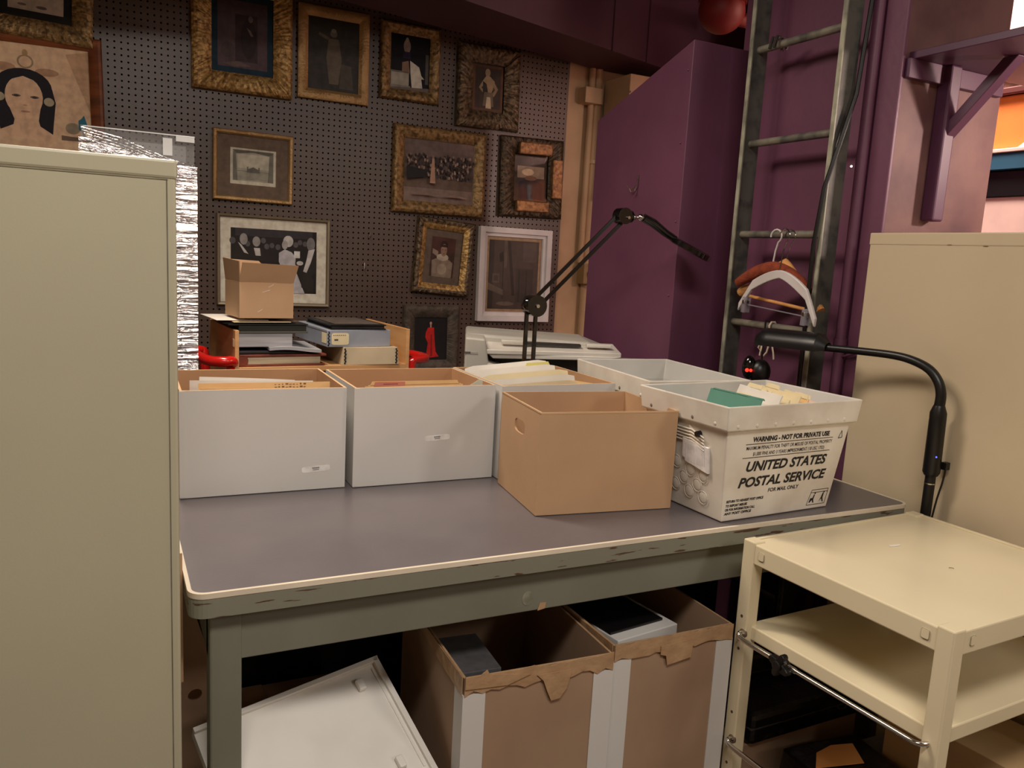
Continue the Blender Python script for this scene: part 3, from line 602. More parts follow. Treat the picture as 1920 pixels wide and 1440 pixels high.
# ------------------------------------------------------------------ table
tb = thing('work_table', 'long steel work table with dark grey linoleum top and pale metal trim', 'table', (1.015, 1.85, 0))
TW, TD = 0.905, 0.455
def rrect(hw, hd, r, n=6):
    pts = []
    for (sx, sy, a0) in ((1, 1, 0), (-1, 1, 90), (-1, -1, 180), (1, -1, 270)):
        for k in range(n + 1):
            a = R(a0 + 90 * k / n); pts.append((sx * (hw - r) + r * math.cos(a), sy * (hd - r) + r * math.sin(a)))
    return pts
b = MB(); b.prism(rrect(TW - 0.004, TD - 0.004, 0.026), 0.74, 'z', TTOP, 0.0205); b.build('linoleum_top', tb)
b = MB(); o_, i_ = rrect(TW + 0.001, TD + 0.001, 0.03), rrect(TW - 0.006, TD - 0.006, 0.024); n = len(o_)
b.add([(x, y, 0.752) for x, y in o_] + [(x, y, 0.7618) for x, y in o_] + [(x, y, 0.7618) for x, y in i_] + [(x, y, 0.752) for x, y in i_],
      [(k + a * n, (k + 1) % n + a * n, (k + 1) % n + ((a + 1) % 4) * n, k + ((a + 1) % 4) * n) for a in range(4) for k in range(n)], TTRIM); b.build('metal_trim', tb, smooth=True)
b = MB(); b.prism(rrect(TW, TD, 0.03), 0.716, 'z', TEDGE, 0.036); b.build('top_edge', tb)
for nm, (x0, x1, y0, y1) in (('apron', (-TW + 0.06, TW - 0.06, -TD + 0.028, -TD + 0.048)), ('apron', (-TW + 0.06, TW - 0.06, TD - 0.045, TD - 0.028)), ('apron', (-TW + 0.035, -TW + 0.05, -TD + 0.05, TD - 0.05)), ('apron', (TW - 0.05, TW - 0.035, -TD + 0.05, TD - 0.05))):
    bx(nm, tb, x0, x1, y0, y1, 0.618, 0.716, TSTEEL, 0.002)
for sx in (-1, 1):
    for sy in (-1, 1):
        x0 = sx * (TW - 0.035); x1 = x0 - sx * 0.055; y0 = sy * (TD - 0.025); y1 = y0 - sy * 0.055
        bx('leg', tb, min(x0, x1), max(x0, x1), min(y0, y1), max(y0, y1), 0, 0.716, TSTEEL, 0.004)
b = MB(); b.prism(oval(-0.235, 0.648, 0.013, 0.016, 20), -TD + 0.0272, 'y', mat('highlight_paint', (150, 148, 132), 0.4, c2=(120, 120, 104), scale=60), 0.0006); b.build('painted_highlight', tb)  # pale oval painted on the apron in place of a specular highlight
b = MB(); b.prism([(-0.21, 0.617), (-0.192, 0.62), (-0.19, 0.633), (-0.205, 0.634)], -TD + 0.0262, 'y', TAPE, 0.001); b.build('tape_scrap', tb)

# ------------------------------------------------------------------ boxes on the table
def shell(b, w, d, h, t, mo, mi, me, lh=None, z0=0.0, taper=0.0):
    """open box centred in x, front at y=0"""
    x0, x1 = -w / 2, w / 2
    b.add([(x0, 0, z0), (x1, 0, z0), (x1, d, z0), (x0, d, z0), (x0, 0, h), (x1, 0, h), (x1, d, h), (x0, d, h)], [(0, 1, 5, 4), (1, 2, 6, 5), (2, 3, 7, 6), (3, 0, 4, 7), (0, 3, 2, 1)], mo)
    a0, a1, c0, c1 = x0 + t, x1 - t, t, d - t
    b.add([(a0, c0, z0 + t), (a1, c0, z0 + t), (a1, c1, z0 + t), (a0, c1, z0 + t), (a0, c0, h), (a1, c0, h), (a1, c1, h), (a0, c1, h)], [(0, 4, 5, 1), (1, 5, 6, 2), (2, 6, 7, 3), (3, 7, 4, 0), (0, 1, 2, 3)], mi)
    b.add([(x0, 0, h), (x1, 0, h), (x1, d, h), (x0, d, h), (a0, c0, h), (a1, c0, h), (a1, c1, h), (a0, c1, h)], [(0, 1, 5, 4), (1, 2, 6, 5), (2, 3, 7, 6), (3, 0, 4, 7)], me)
def sticker(parent, x, z, w=0.070, rot=0.05):
    b = MB(); b.T = Matrix.Translation((x, -0.0006, z)) @ Matrix.Rotation(-rot, 4, 'Y')
    b.prism(oval(0, 0, w / 2, 0.0075, 24, 0.35), 0, 'y', flat((222, 220, 214)), 0.0004)
    for k in range(9): b.box(-0.009 + k * 0.002, -0.0077 + k * 0.002, -0.0003, 0, 0.0008, 0.0042, INKG)
    for k in range(6): b.box(-0.007 + k * 0.0025, -0.0055 + k * 0.0025, -0.0003, 0, -0.0035, -0.0005, INKG)
    b.build('barcode_label', parent)
def filebox(label, x, y, w, d, h, rot, st):
    t = thing('file_box', label, 'box', (x, y, 0.7625), (0, 0, R(rot)), 'white file boxes in the row on the table')
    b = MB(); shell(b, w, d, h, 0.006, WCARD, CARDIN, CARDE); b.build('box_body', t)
    b = MB(); b.box(-w / 2 - 0.0012, -w / 2 + 0.012, -0.0012, 0.0, 0.002, h - 0.001, WCARD); b.build('corner_flap', t)
    if st: sticker(t, *st)
    return t
filebox('white file box of papers at the left end of the table, beside the sage cabinet', 0.330, 1.955, 0.386, 0.325, 0.255, -1.0, (0.12, 0.052))
filebox('white file box with a red labelled folder, middle of the row of three', 0.734, 1.940, 0.386, 0.318, 0.255, -0.5, (0.03, 0.118))
filebox('white file box heaped with cream papers, mostly hidden behind the brown carton', 1.115, 1.915, 0.360, 0.35, 0.256, 0.0, None)
# marker notes on the side of the middle box
b = MB(); b.T = Matrix.Translation((0.5405, 1.952, 0)) 
b.tube([(-0.0008, 0.0, 0.96), (-0.0008, 0.004, 0.93), (-0.0008, 0.001, 0.90)], 0.001, flat((40, 40, 70)), 6)
# folders
def sheet(name, label, cat, w, h, t, m, loc, rot, tab=None, tabm=None, group=None, curl=0.0, extra=None, rim=0.0):
    """upright paper sheet standing in a box; local x width, z height from 0, tab=(x0,x1,th)"""
    th = thing(name, label, cat, loc, rot, group) if (tab or extra) else None
    b = MB(); n = 10; vs = []
    for i in range(n + 1):
        u = -w / 2 + w * i / n; c = curl * math.sin(math.pi * i / n); dz = -rim * (1 if i in (0, n) else 0)
        for z in (0, h * 0.5, h):
            f = (z / h) ** 2
            vs += [(u, c * f, z + (dz if z == h else 0)), (u, c * f + t, z + (dz if z == h else 0))]
    fs = []
    for i in range(n):
        a, c_ = i * 6, (i + 1) * 6
        for j in (0, 2):
            fs += [(a + j, c_ + j, c_ + j + 2, a + j + 2), (a + j + 1, a + j + 3, c_ + j + 3, c_ + j + 1)]
        fs += [(a + 4, c_ + 4, c_ + 5, a + 5), (a, a + 1, c_ + 1, c_)]
    e = n * 6
    fs += [(0, 2, 3, 1), (2, 4, 5, 3), (e, e + 1, e + 3, e + 2), (e + 2, e + 3, e + 5, e + 4)]
    b.add(vs, fs, m)
    if th is None:
        o = b.build(name, None, loc, rot); return tag(o, label, cat, group)
    b.build('sheet', th)
    if tab:
        b = MB(); x0, x1, hh = tab; b.prism([(x0, h - 0.002), (x1, h - 0.002), (x1 - 0.006, h + hh), (x0 + 0.006, h + hh)], 0.0, 'y', tabm or m, t); b.build('tab', th)
    if extra: extra(th)
    return th
zb = 0.7695
def r3(a, b_=0, c=0): return (R(a), R(b_), R(c))
# box 1 contents
g1 = 'papers in the left file box'
def scrib(th):
    b = MB(); random.seed(4)
    for row, z in ((0, 0.243), (1, 0.236)):
        x = 0.02
        while x < 0.10:
            b.box(x, x + random.uniform(0.003, 0.007), -0.0008, -0.0002, z, z + random.uniform(0.001, 0.004), flat((110, 84, 60))); x += 0.009
    b.build('handwriting', th)
sheet('file_folder', 'manila folder with handwriting on its edge, right half of the left file box', 'folder', 0.32, 0.249, 0.0012, MANILA, (0.345, 2.03, zb), r3(-6, 0.5, 1), extra=scrib, group=g1)
sheet('file_folder', 'manila folder with a rounded blank tab at the left of the left file box', 'folder', 0.26, 0.238, 0.0012, MANILA, (0.285, 1.99, zb), r3(3, 1.0, -2), tab=(-0.11, 0.0, 0.010), group=g1)
sheet('paper_stack', 'thick white paper bundle lying highest in the left file box', 'paper', 0.24, 0.252, 0.006, PAPER, (0.305, 2.085, zb), r3(-14, 3.5, 3), group=g1, curl=-0.01)
sheet('paper_sheet', 'white sheet behind the manila folders in the left file box', 'paper', 0.30, 0.25, 0.002, PAPER, (0.315, 2.055, zb), r3(-8, 1.2, 0), group=g1)
sheet('paper_sheet', 'white sheet at the very front left of the left file box', 'paper', 0.20, 0.240, 0.0015, PAPER, (0.27, 1.968, zb), r3(1, 1.5, 0), group=g1)
sheet('paper_sheet', 'white sheet at the front right of the left file box', 'paper', 0.20, 0.2395, 0.0015, PAPER, (0.385, 1.972, zb), r3(-2, -1.5, 0), group=g1)
# box 2 contents
g2 = 'papers in the middle file box'
def redlab(th):
    b = MB(); b.prism([(-0.115, 0.239), (-0.03, 0.240), (-0.03, 0.251), (-0.112, 0.251)], -0.0008, 'y', PINK, 0.0006)
    b.box(-0.09, -0.05, -0.001, -0.0007, 0.244, 0.246, flat((130, 60, 54))); b.build('red_label', th)
sheet('file_folder', 'manila folder with a long red label in the middle file box', 'folder', 0.26, 0.243, 0.0012, MANILA, (0.725, 1.998, zb), r3(-3, 0, 0), tab=(-0.125, 0.125, 0.009), extra=redlab, group=g2)
sheet('file_folder', 'plain manila folder behind the red labelled one in the middle file box', 'folder', 0.28, 0.236, 0.0012, MANILA, (0.735, 2.02, zb), r3(-5, 0, 1), tab=(0.0, 0.12, 0.008), group=g2)
b = MB(); b.prism([(-0.05, 0.20), (0.05, 0.20), (0.042, 0.262), (0.032, 0.264)], 0, 'y', mat('pale_green_paper', (206, 210, 190), 0.7), 0.001)
tag(b.build('paper_sheet', None, (0.83, 1.985, zb), r3(0, 8, 0)), 'pale sheet with a corner sticking up at the right of the middle file box', 'paper', g2)
# box 3 contents: heaped papers
g3 = 'papers heaped in the third file box'
random.seed(21)
spec3 = [(0.25, 'cream paper bundle at the front of the heaped third file box', PAPER2, 1.955, 0.246, 0.30), (0.26, 'white paper bundle second from the front of the heaped third file box', PAPER, 1.985, 0.258, 0.30),
         (0.25, 'ivory folder in the middle of the heaped third file box', PAPER2, 2.02, 0.268, 0.28), (0.25, 'white folder just before the yellow tipped one in the heaped third file box', PAPER, 2.06, 0.278, 0.27),
         (0.25, 'rearmost white bundle in the heaped third file box', PAPER, 2.12, 0.284, 0.26)]
for k, (w_, lb, m_, y_, h_, ww) in enumerate(spec3):
    sheet('paper_bundle', lb, 'paper', ww, h_, 0.010, m_, (1.10 + 0.008 * ((k * 7) % 3 - 1), y_, zb), r3(-14 - k, -2.0 - 1.0 * k, 3 - 3 * k), group=g3, curl=-0.018 + 0.006 * k, rim=0.006)
sheet('file_folder', 'pale folder with a yellow tip sticking up from the third file box', 'folder', 0.24, 0.266, 0.004, PAPER, (1.115, 2.10, zb), r3(-14, -4, -3), tab=(0.03, 0.115, 0.014), tabm=YELLOW, group=g3)
sheet('paper_sheet', 'orange edged card at the right inside the third file box', 'paper', 0.11, 0.238, 0.001, MANILA, (1.225, 2.02, zb), r3(-6, 4, -40), group=g3)

# brown carton with hand hole
bc = thing('carton', 'empty open brown carton with an oval hand hole, in front on the table', 'box', (0.885, 1.602, 0.7625), (0, 0, R(-7)))
w_, d_, h_, t_ = 0.362, 0.282, 0.247, 0.005
b = MB()
vs, fs = panel([(0, 0), (d_, 0), (d_, h_), (0, h_)], oval(0.138, 0.186, 0.037, 0.017, 28, 0.6), t_, CARD, lambda u, v, k: (k, u, v), 0); b.add(vs, fs, CARD)
vs, fs = panel([(0, 0), (d_, 0), (d_, h_), (0, h_)], oval(0.138, 0.186, 0.037, 0.017, 28, 0.6), t_, CARD, lambda u, v, k: (w_ - k, u, v), 0); b.add(vs, fs, CARD)
b.box(t_, w_ - t_, 0, t_, 0, h_, CARD); b.box(t_, w_ - t_, d_ - t_, d_, 0, h_, CARD); b.box(t_, w_ - t_, t_, d_ - t_, 0, t_, CARD)
b.build('box_body', bc)
b = MB(); b.box(0, w_, -0.0008, 0.0004, h_ - 0.0035, h_ + 0.0006, CARDE); b.box(-0.0008, 0.0004, 0, d_, h_ - 0.003, h_ + 0.0006, CARDE); b.build('folded_rim', bc)

# ---- postal totes
def tote(label, cx, cy, rot, wt, dt, wb, db, H, grp=None):
    t = thing('mail_tote', label, 'tote', (cx, cy, 0.7625), (0, 0, R(rot)), 'white plastic mail totes on the table')
    b = MB(); tk = 0.005
    def lp(w, d, z): return [(-w / 2, -d / 2, z), (w / 2, -d / 2, z), (w / 2, d / 2, z), (-w / 2, d / 2, z)]
    zr = H - 0.062; k = zr / H; wr = wb + (wt - 0.02 - wb) * k; dr = db + (dt - 0.02 - db) * k
    L = [lp(wb, db, 0), lp(wr, dr, zr), lp(wr + 0.022, dr + 0.022, zr + 0.004), lp(wt, dt, H), lp(wt - 0.012, dt - 0.012, H), lp(wr - 0.01, dr - 0.01, zr), lp(wb - 0.01, db - 0.01, 0.005)]
    vs = [p for l in L for p in l]; fs = [(0, 3, 2, 1), (24, 25, 26, 27)]
    fo = []; fi = []
    for a in range(6):
        for q in range(4): (fo if a < 4 else fi).append((a * 4 + q, a * 4 + (q + 1) % 4, (a + 1) * 4 + (q + 1) % 4, (a + 1) * 4 + q))
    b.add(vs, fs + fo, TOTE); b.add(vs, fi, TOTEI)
    b.build('tote_body', t, bevel=0.003)
    # pegs under the rim
    for i in range(7):
        b = MB(); x = -wr / 2 + 0.02 + i * (wr - 0.03) / 6.5
        b.sphere((x, -dr / 2 - 0.0115, zr + 0.014), 0.005, TOTE, 8, (1, 0.5, 1)); b.build('rim_peg', t, smooth=True)
    for i in range(4):
        b = MB(); y = -dr / 2 + 0.03 + i * (dr - 0.06) / 3
        b.sphere((-wr / 2 - 0.0115, y, zr + 0.016), 0.005, DIRT if i % 2 else TOTE, 8, (0.5, 1, 1)); b.build('rim_peg', t, smooth=True)
    return t, wr, dr, zr
T1, wr, dr, zr = tote('white plastic mail tote printed with black postal lettering, full of folders', 1.472, 1.562, 3, 0.460, 0.325, 0.368, 0.25, 0.288)
T2, wr2, dr2, zr2 = tote('empty white plastic mail tote behind the lettered one', 1.485, 1.968, -5, 0.335, 0.45, 0.28, 0.38, 0.288)
# side face furniture for T1 (left side): ribs, hole, dimples, label sheet. face frame: u along y, v up slope
H1 = 0.288
def side_T():
    sx = Vector((-(wr - 0.372) / 2, 0, zr)).normalized(); uu = Vector((0, -1, 0)); nn = uu.cross(sx)
    m = Matrix.Identity(4)
    m.col[0] = (*uu, 0); m.col[1] = (*sx, 0); m.col[2] = (*nn, 0); m.col[3] = (-0.186, 0, 0, 1)
    return m
MS = side_T()
if (MS.to_3x3() @ Vector((0, 0, 1))).x > 0: sgn = -1
else: sgn = 1
b = MB(); b.T = MS
for (u, v) in ((-0.03, 0.115), (0.02, 0.105), (0.065, 0.10), (-0.005, 0.08), (0.045, 0.072), (-0.035, 0.055), (0.015, 0.048), (0.065, 0.045)):
    ring = []
    for k in range(17):
        a = 2 * math.pi * k / 16; ring.append((u + 0.0165 * math.cos(a), v + 0.0165 * math.sin(a), sgn * 0.001))
    b.tube(ring, 0.0008, TOTE, 8, cap=False)
    b.sphere((u, v, 0), 0.014, TOTE, 12, (1, 1, 0.13))
b.build('side_dimple', T1, smooth=True)
b = MB(); b.T = MS
for k in range(5): b.tube([(-0.10, 0.178 + k * 0.008, sgn * 0.004), (0.03, 0.178 + k * 0.008, sgn * 0.004), (0.075, 0.166 + k * 0.008, sgn * 0.006)], 0.0018, TOTE, 8)
b.prism([(0.02, 0.165), (0.075, 0.145), (0.075, 0.175), (0.05, 0.2), (0.02, 0.22)], 0, 'z', TOTE, sgn * 0.004)
b.build('side_rib', T1, smooth=True)
b = MB(); b.T = MS; b.cyl((0.055, 0.205, 0.0), (0.055, 0.205, sgn * 0.0125), 0.007, BLACKP, 16); b.build('handle_hole', T1)
b = MB(); b.T = MS; b.prism([(0.000, 0.184), (0.088, 0.176), (0.088, 0.112), (0.008, 0.126), (0.006, 0.134), (-0.003, 0.136)], 0, 'z', flat((216, 212, 210)), sgn * 0.0065)
for k in range(13): b.box(0.010 + k * 0.0055, 0.0115 + k * 0.0055, 0.127, 0.172, sgn * 0.0064, sgn * 0.0069, flat((186, 184, 186)))
b.build('label_holder', T1)
# lettering on the front face
fs_ = Vector((0, -(dr - 0.25) / 2, zr)).normalized(); fx = Vector((1, 0, 0)); fn = fx.cross(fs_)
MF = Matrix.Identity(4); MF.col[0] = (*fx, 0); MF.col[1] = (*fs_, 0); MF.col[2] = (*fn, 0); MF.col[3] = (0, -0.125, 0, 1)
def text_obj(name, parent, M, items, m):
    meshes = MB()
    for (s_, x, y, size, xs, shear, bold) in items:
        cu = bpy.data.curves.new('t', 'FONT'); cu.body = s_; cu.size = size; cu.shear = shear; cu.offset = bold; cu.resolution_u = 3
        o = bpy.data.objects.new('t', cu); COL.objects.link(o)
        dg = bpy.context.evaluated_depsgraph_get(); me = bpy.data.meshes.new_from_object(o.evaluated_get(dg))
        vs = [(v.co.x, v.co.y) for v in me.vertices]; mxx = max(v[0] for v in vs)
        k = xs / mxx
        meshes.T = M
        meshes.add([(x + vx * k, y + vy, 0.0006) for vx, vy in vs], [tuple(p.vertices) for p in me.polygons], m)
        bpy.data.objects.remove(o); bpy.data.curves.remove(cu); bpy.data.meshes.remove(me)
    return meshes
tx = text_obj('printed_lettering', T1, MF, [
    ('WARNING - NOT FOR PRIVATE USE', -0.125, 0.198, 0.0165, 0.265, 0.0, 0.0008),
    ('MAXIMUM PENALTY FOR THEFT OR MISUSE OF POSTAL PROPERTY', -0.143, 0.178, 0.0125, 0.298, 0.0, 0.0001),
    ('$1,000 FINE AND 3 YEARS IMPRISONMENT (18 USC 1702)', -0.118, 0.163, 0.0125, 0.248, 0.0, 0.0001),
    ('UNITED STATES', -0.135, 0.124, 0.034, 0.282, 0.22, 0.0012),
    ('POSTAL SERVICE', -0.150, 0.084, 0.034, 0.305, 0.22, 0.0012),
    ('FOR MAIL ONLY', -0.045, 0.064, 0.0135, 0.108, 0.12, 0.0003),
    ('RETURN TO NEAREST POST OFFICE', -0.178, 0.048, 0.0085, 0.122, 0.1, 0.0004),
    ('TO REPORT MISUSE', -0.178, 0.037, 0.0085, 0.070, 0.1, 0.0004),
    ('OR FOR INFORMATION CALL', -0.178, 0.027, 0.0085, 0.098, 0.1, 0.0004),
    ('ANY POST OFFICE', -0.178, 0.017, 0.0085, 0.088, 0.1, 0.0004)], INK)
tx.T = MF
tx.box(-0.146, 0.155, 0.1915, 0.1928, 0, 0.0007, INK); tx.box(-0.150, 0.152, 0.1575, 0.1588, 0, 0.0007, INK)
# pictogram box
for (p, q) in (((0.105, 0.012), (0.172, 0.012)), ((0.172, 0.012), (0.178, 0.052)), ((0.178, 0.052), (0.117, 0.052)), ((0.117, 0.052), (0.105, 0.012)), ((0.116, 0.045), (0.177, 0.045))):
    dv = (Vector(q) - Vector(p)).normalized() * 0.0; a = Vector(p); c = Vector(q); nrm = Vector((-(c - a).y, (c - a).x)).normalized() * 0.0007
    tx.add([(a.x - nrm.x, a.y - nrm.y, 0.0007), (c.x - nrm.x, c.y - nrm.y, 0.0007), (c.x + nrm.x, c.y + nrm.y, 0.0007), (a.x + nrm.x, a.y + nrm.y, 0.0007)], [(0, 1, 2, 3)], INK)
for pts in ([(0.112, 0.018), (0.116, 0.03), (0.124, 0.03), (0.128, 0.04), (0.131, 0.038), (0.128, 0.026), (0.131, 0.016), (0.126, 0.018), (0.123, 0.025), (0.116, 0.018)], [(0.150, 0.018), (0.156, 0.030), (0.160, 0.042), (0.164, 0.040), (0.162, 0.028), (0.166, 0.016), (0.161, 0.018), (0.158, 0.026)], oval(0.131, 0.0425, 0.0025, 0.0025, 10), oval(0.164, 0.0435, 0.0025, 0.0025, 10)):
    tx.add([(x, y, 0.0007) for x, y in pts], [tuple(range(len(pts)))], INK)
# recycling triangle
for (p, q) in (((0.176, 0.188), (0.190, 0.190)), ((0.190, 0.190), (0.185, 0.208)), ((0.185, 0.208), (0.176, 0.188))):
    a = Vector(p); c = Vector(q); nrm = Vector((-(c - a).y, (c - a).x)).normalized() * 0.0009
    tx.add([(a.x - nrm.x, a.y - nrm.y, 0.0007), (c.x - nrm.x, c.y - nrm.y, 0.0007), (c.x + nrm.x, c.y + nrm.y, 0.0007), (a.x + nrm.x, a.y + nrm.y, 0.0007)], [(0, 1, 2, 3)], INK)
tx.build('printed_lettering', T1)
# folders in T1
gt = 'folders packed in the lettered mail tote'
tb0 = 0.7695
random.seed(5)
def tl(x, y): a = R(3); return (1.472 + x * math.cos(a) - y * math.sin(a), 1.562 + x * math.sin(a) + y * math.cos(a), tb0)
sheet('file_folder', 'green folder at the left front corner of the lettered mail tote', 'folder', 0.215, 0.294, 0.0015, GREENF, tl(-0.150, -0.01), r3(17, 2, 84), group=gt, tab=(-0.117, 0.10, 0.003))
labs = ['cream folder nearest the green one in the lettered mail tote', 'pale folder second from the green one in the lettered mail tote', 'tall white folder rising highest in the lettered mail tote', 'ivory tabbed folder right of the tallest one in the lettered mail tote', 'white folder in the centre of the lettered mail tote',
        'yellowish tabbed folder right of centre in the lettered mail tote', 'cream folder with a broad tab nearer the right end of the lettered mail tote', 'pale folder third from the right end of the lettered mail tote', 'white folder second from the right end of the lettered mail tote', 'pinkish topped folder at the right end of the lettered mail tote']
for k, lb in enumerate(labs):
    u = -0.145 + k * 0.026; m_ = (PAPER2, PAPER, PAPER, PAPER2, PAPER, PAPER2, MANILA if k == 6 else PAPER2, PAPER, PAPER, mat('pink_paper', (238, 200, 178), 0.7))[k]
    hh = (0.288, 0.296, 0.322, 0.312, 0.300, 0.316, 0.308, 0.298, 0.292, 0.290)[k]
    x0 = random.uniform(-0.11, 0.02)
    sheet('file_folder', lb, 'folder', 0.225, hh - 0.012, 0.003, m_, tl(u, 0.005), r3(19 + (k * 5) % 4, 2, 76 - k * 1.0), group=gt, tab=(x0, x0 + 0.08, 0.011), tabm=PAPER2)

# ------------------------------------------------------------------ magnifier lamp clamped behind
ml = thing('magnifier_lamp', 'black jointed arm magnifier lamp standing behind the boxes', 'lamp', (1.238, 2.335, 0.7625))
A0 = Vector((0, 0, 0)); J1 = Vector((0.0, 0, 0.445)); J2 = Vector((0.298, -0.03, 0.752))
b = MB(); b.cyl((0, 0, 0.0), (0, 0, 0.035), 0.02, BLACKG); b.box(-0.03, 0.03, -0.05, 0.03, 0, 0.012, BLACKG); b.build('clamp', ml, smooth=True)
def arm(a, c, off):
    d_ = (c - a).normalized(); s_ = Vector((-d_.z, 0, d_.x)).normalized() * off
    for k in (-1, 1):
        b = MB(); b.tube([a + s_ * k, c + s_ * k], 0.0075, BLACKG, 4); b.build('arm_bar', ml)
arm(A0 + Vector((-0.008, 0, 0.02)), J1 + Vector((-0.008, 0, 0)), 0.0165)
arm(J1 + Vector((0.01, 0, 0.01)), J2, 0.015)
b = MB(); b.tube([J1 + Vector((0, -0.026, 0)), J1 + Vector((0, 0.022, 0))], 0.035, BLACKG, 24); b.sphere(J1 + Vector((-0.02, 0, 0.005)), 0.022, BLACKG, 12); b.build('joint', ml, smooth=True)
b = MB(); b.tube([J1 + Vector((0, -0.031, 0)), J1 + Vector((0, -0.025, 0))], 0.006, CHROME, 12); b.tube([J2 + Vector((0.01, -0.027, -0.005)), J2 + Vector((0.01, -0.02, -0.005))], 0.005, CHROME, 12); b.build('joint_screw', ml, smooth=True)
b = MB(); b.tube([J2 + Vector((0, -0.02, 0)), J2 + Vector((0, 0.02, 0))], 0.027, BLACKG, 24); b.tube([J2 + Vector((0.01, 0, 0.0)), J2 + Vector((0.035, 0, 0.0))], 0.02, BLACKG, 14); b.build('joint', ml, smooth=True)
b = MB(); b.sphere(J2 + Vector((0.045, 0, 0)), 0.011, CHROME, 12); b.tube([J2 + Vector((0.045, 0, 0)), J2 + Vector((0.075, -0.005, 0.0))], 0.005, CHROME, 10); b.sphere(J2 + Vector((0.072, -0.005, 0.0)), 0.012, CHROME, 12); b.build('ball_joint', ml, smooth=True)
hpt = [J2 + Vector(v) for v in ((0.082, -0.005, 0.0), (0.12, -0.01, -0.015), (0.17, -0.015, -0.045), (0.21, -0.02, -0.065))]
b = MB(); b.tube(hpt, [0.014, 0.015, 0.013, 0.012], BLACKG, 12); b.build('handle', ml, smooth=True)
b = MB(); hd = J2 + Vector((0.27, -0.03, -0.093)); va = Vector((0.77, -0.46, -0.43)); vb = Vector((0.61, 0.79, 0.02)); rx = Matrix.Translation(hd) @ va.cross(vb).to_track_quat('Z', 'Y').to_matrix().to_4x4(); b.T = rx
b.tube([(0, 0, -0.012), (0, 0, -0.009), (0, 0, 0.007), (0, 0, 0.011)], [0.07, 0.077, 0.077, 0.068], BLACKG, 36); b.build('lamp_head', ml, smooth=True)

# ------------------------------------------------------------------ gooseneck lamp at the right end
gl_ = thing('gooseneck_lamp', 'black lamp with a bent flexible neck and long shade in front of the beige cabinet', 'lamp', (1.955, 1.372, 0))
b = MB(); b.tube([(0, 0, 0), (0, 0, 0.02)], 0.03, BLACKP, 20); b.build('base', gl_)
b = MB(); b.cyl((0, 0, 0.02), (0, 0, 0.86), 0.0135, BLACKP, 16); b.tube([(0, 0, 0.822), (0, 0, 0.825)], 0.0145, CHROME, 16); b.build('pole', gl_, smooth=True)
b = MB(); b.tube([(0, 0, 0.845), (0, 0, 0.855), (-0.003, 0, 1.0), (-0.004, 0, 1.015), (-0.004, 0.0, 1.035)], [0.017, 0.022, 0.021, 0.021, 0.014], BLACKP, 20); b.build('battery_grip', gl_, smooth=True)
b = MB(); b.sphere((-0.013, -0.018, 0.90), 0.0022, LED_B, 8); b.build('power_light', gl_, smooth=True)
neck = [(-0.004, 0, 1.03), (-0.004, 0.0, 1.065), (-0.006, 0.012, 1.098), (-0.01, 0.04, 1.126), (-0.018, 0.085, 1.143), (-0.028, 0.14, 1.15), (-0.045, 0.24, 1.149), (-0.068, 0.36, 1.145)]
def smooth_pts(p, n=6):
    p = [Vector(q) for q in p]; out = []
    for i in range(len(p) - 1):
        a, b1, c, d_ = p[max(i - 1, 0)], p[i], p[i + 1], p[min(i + 2, len(p) - 1)]
        for k in range(n):
            t = k / n; out.append(0.5 * ((2 * b1) + (c - a) * t + (2 * a - 5 * b1 + 4 * c - d_) * t * t + (3 * b1 - a - 3 * c + d_) * t ** 3))
    out.append(p[-1]); return out
b = MB(); np_ = smooth_pts(neck); b.tube(np_, [0.0135 - 0.003 * i / len(np_) for i in range(len(np_))], BLACKP, 14); b.build('flexible_neck', gl_, smooth=True)
# half-round shade along direction of the neck end
b = MB(); D = Vector((-0.2, 1, -0.02)).normalized(); base = Vector((-0.062, 0.335, 1.15))
sdv = D.cross(Vector((0, 0, 1))).normalized(); upv = sdv.cross(D)
vs = []; NL = 10; NA = 12; Ls = 0.235
for lay, rr in ((0, 0.046), (1, 0.043)):
    for i in range(NL + 1):
        f = i / NL; tap = min(1, 0.45 + f * 5) if f < 0.12 else (1 if f < 0.9 else 1 - (f - 0.9) * 3)
        for k in range(NA + 1):
            a = R(-100 + 200 * k / NA); vs.append(base + D * (Ls * f) + (sdv * math.sin(a) + upv * math.cos(a)) * rr * tap - upv * 0.008)
fs = []; n1 = (NL + 1) * (NA + 1)
for i in range(NL):
    for k in range(NA):
        q = i * (NA + 1) + k; fs.append((q, q + 1, q + NA + 2, q + NA + 1)); fs.append((n1 + q, n1 + q + NA + 1, n1 + q + NA + 2, n1 + q + 1))
for i in range(NL):
    for k in (0, NA):
        q = i * (NA + 1) + k; fs.append((q, q + NA + 1, n1 + q + NA + 1, n1 + q))
for i in (0, NL):
    for k in range(NA):
        q = i * (NA + 1) + k; fs.append((q, q + 1, n1 + q + 1, n1 + q))
b.add(vs, fs, BLACKP); b.build('lamp_shade', gl_, smooth=True)
b = MB(); b.tube(smooth_pts([(0.0, 0.012, 0.89), (0.012, -0.012, 0.885), (0.024, -0.022, 0.87), (0.02, -0.022, 0.83), (0.012, -0.018, 0.78), (0.0, -0.016, 0.70)]), 0.0025, BLACKP, 8); b.box(0.014, 0.03, -0.03, -0.016, 0.865, 0.885, BLACKP); b.build('power_cord', gl_, smooth=True)

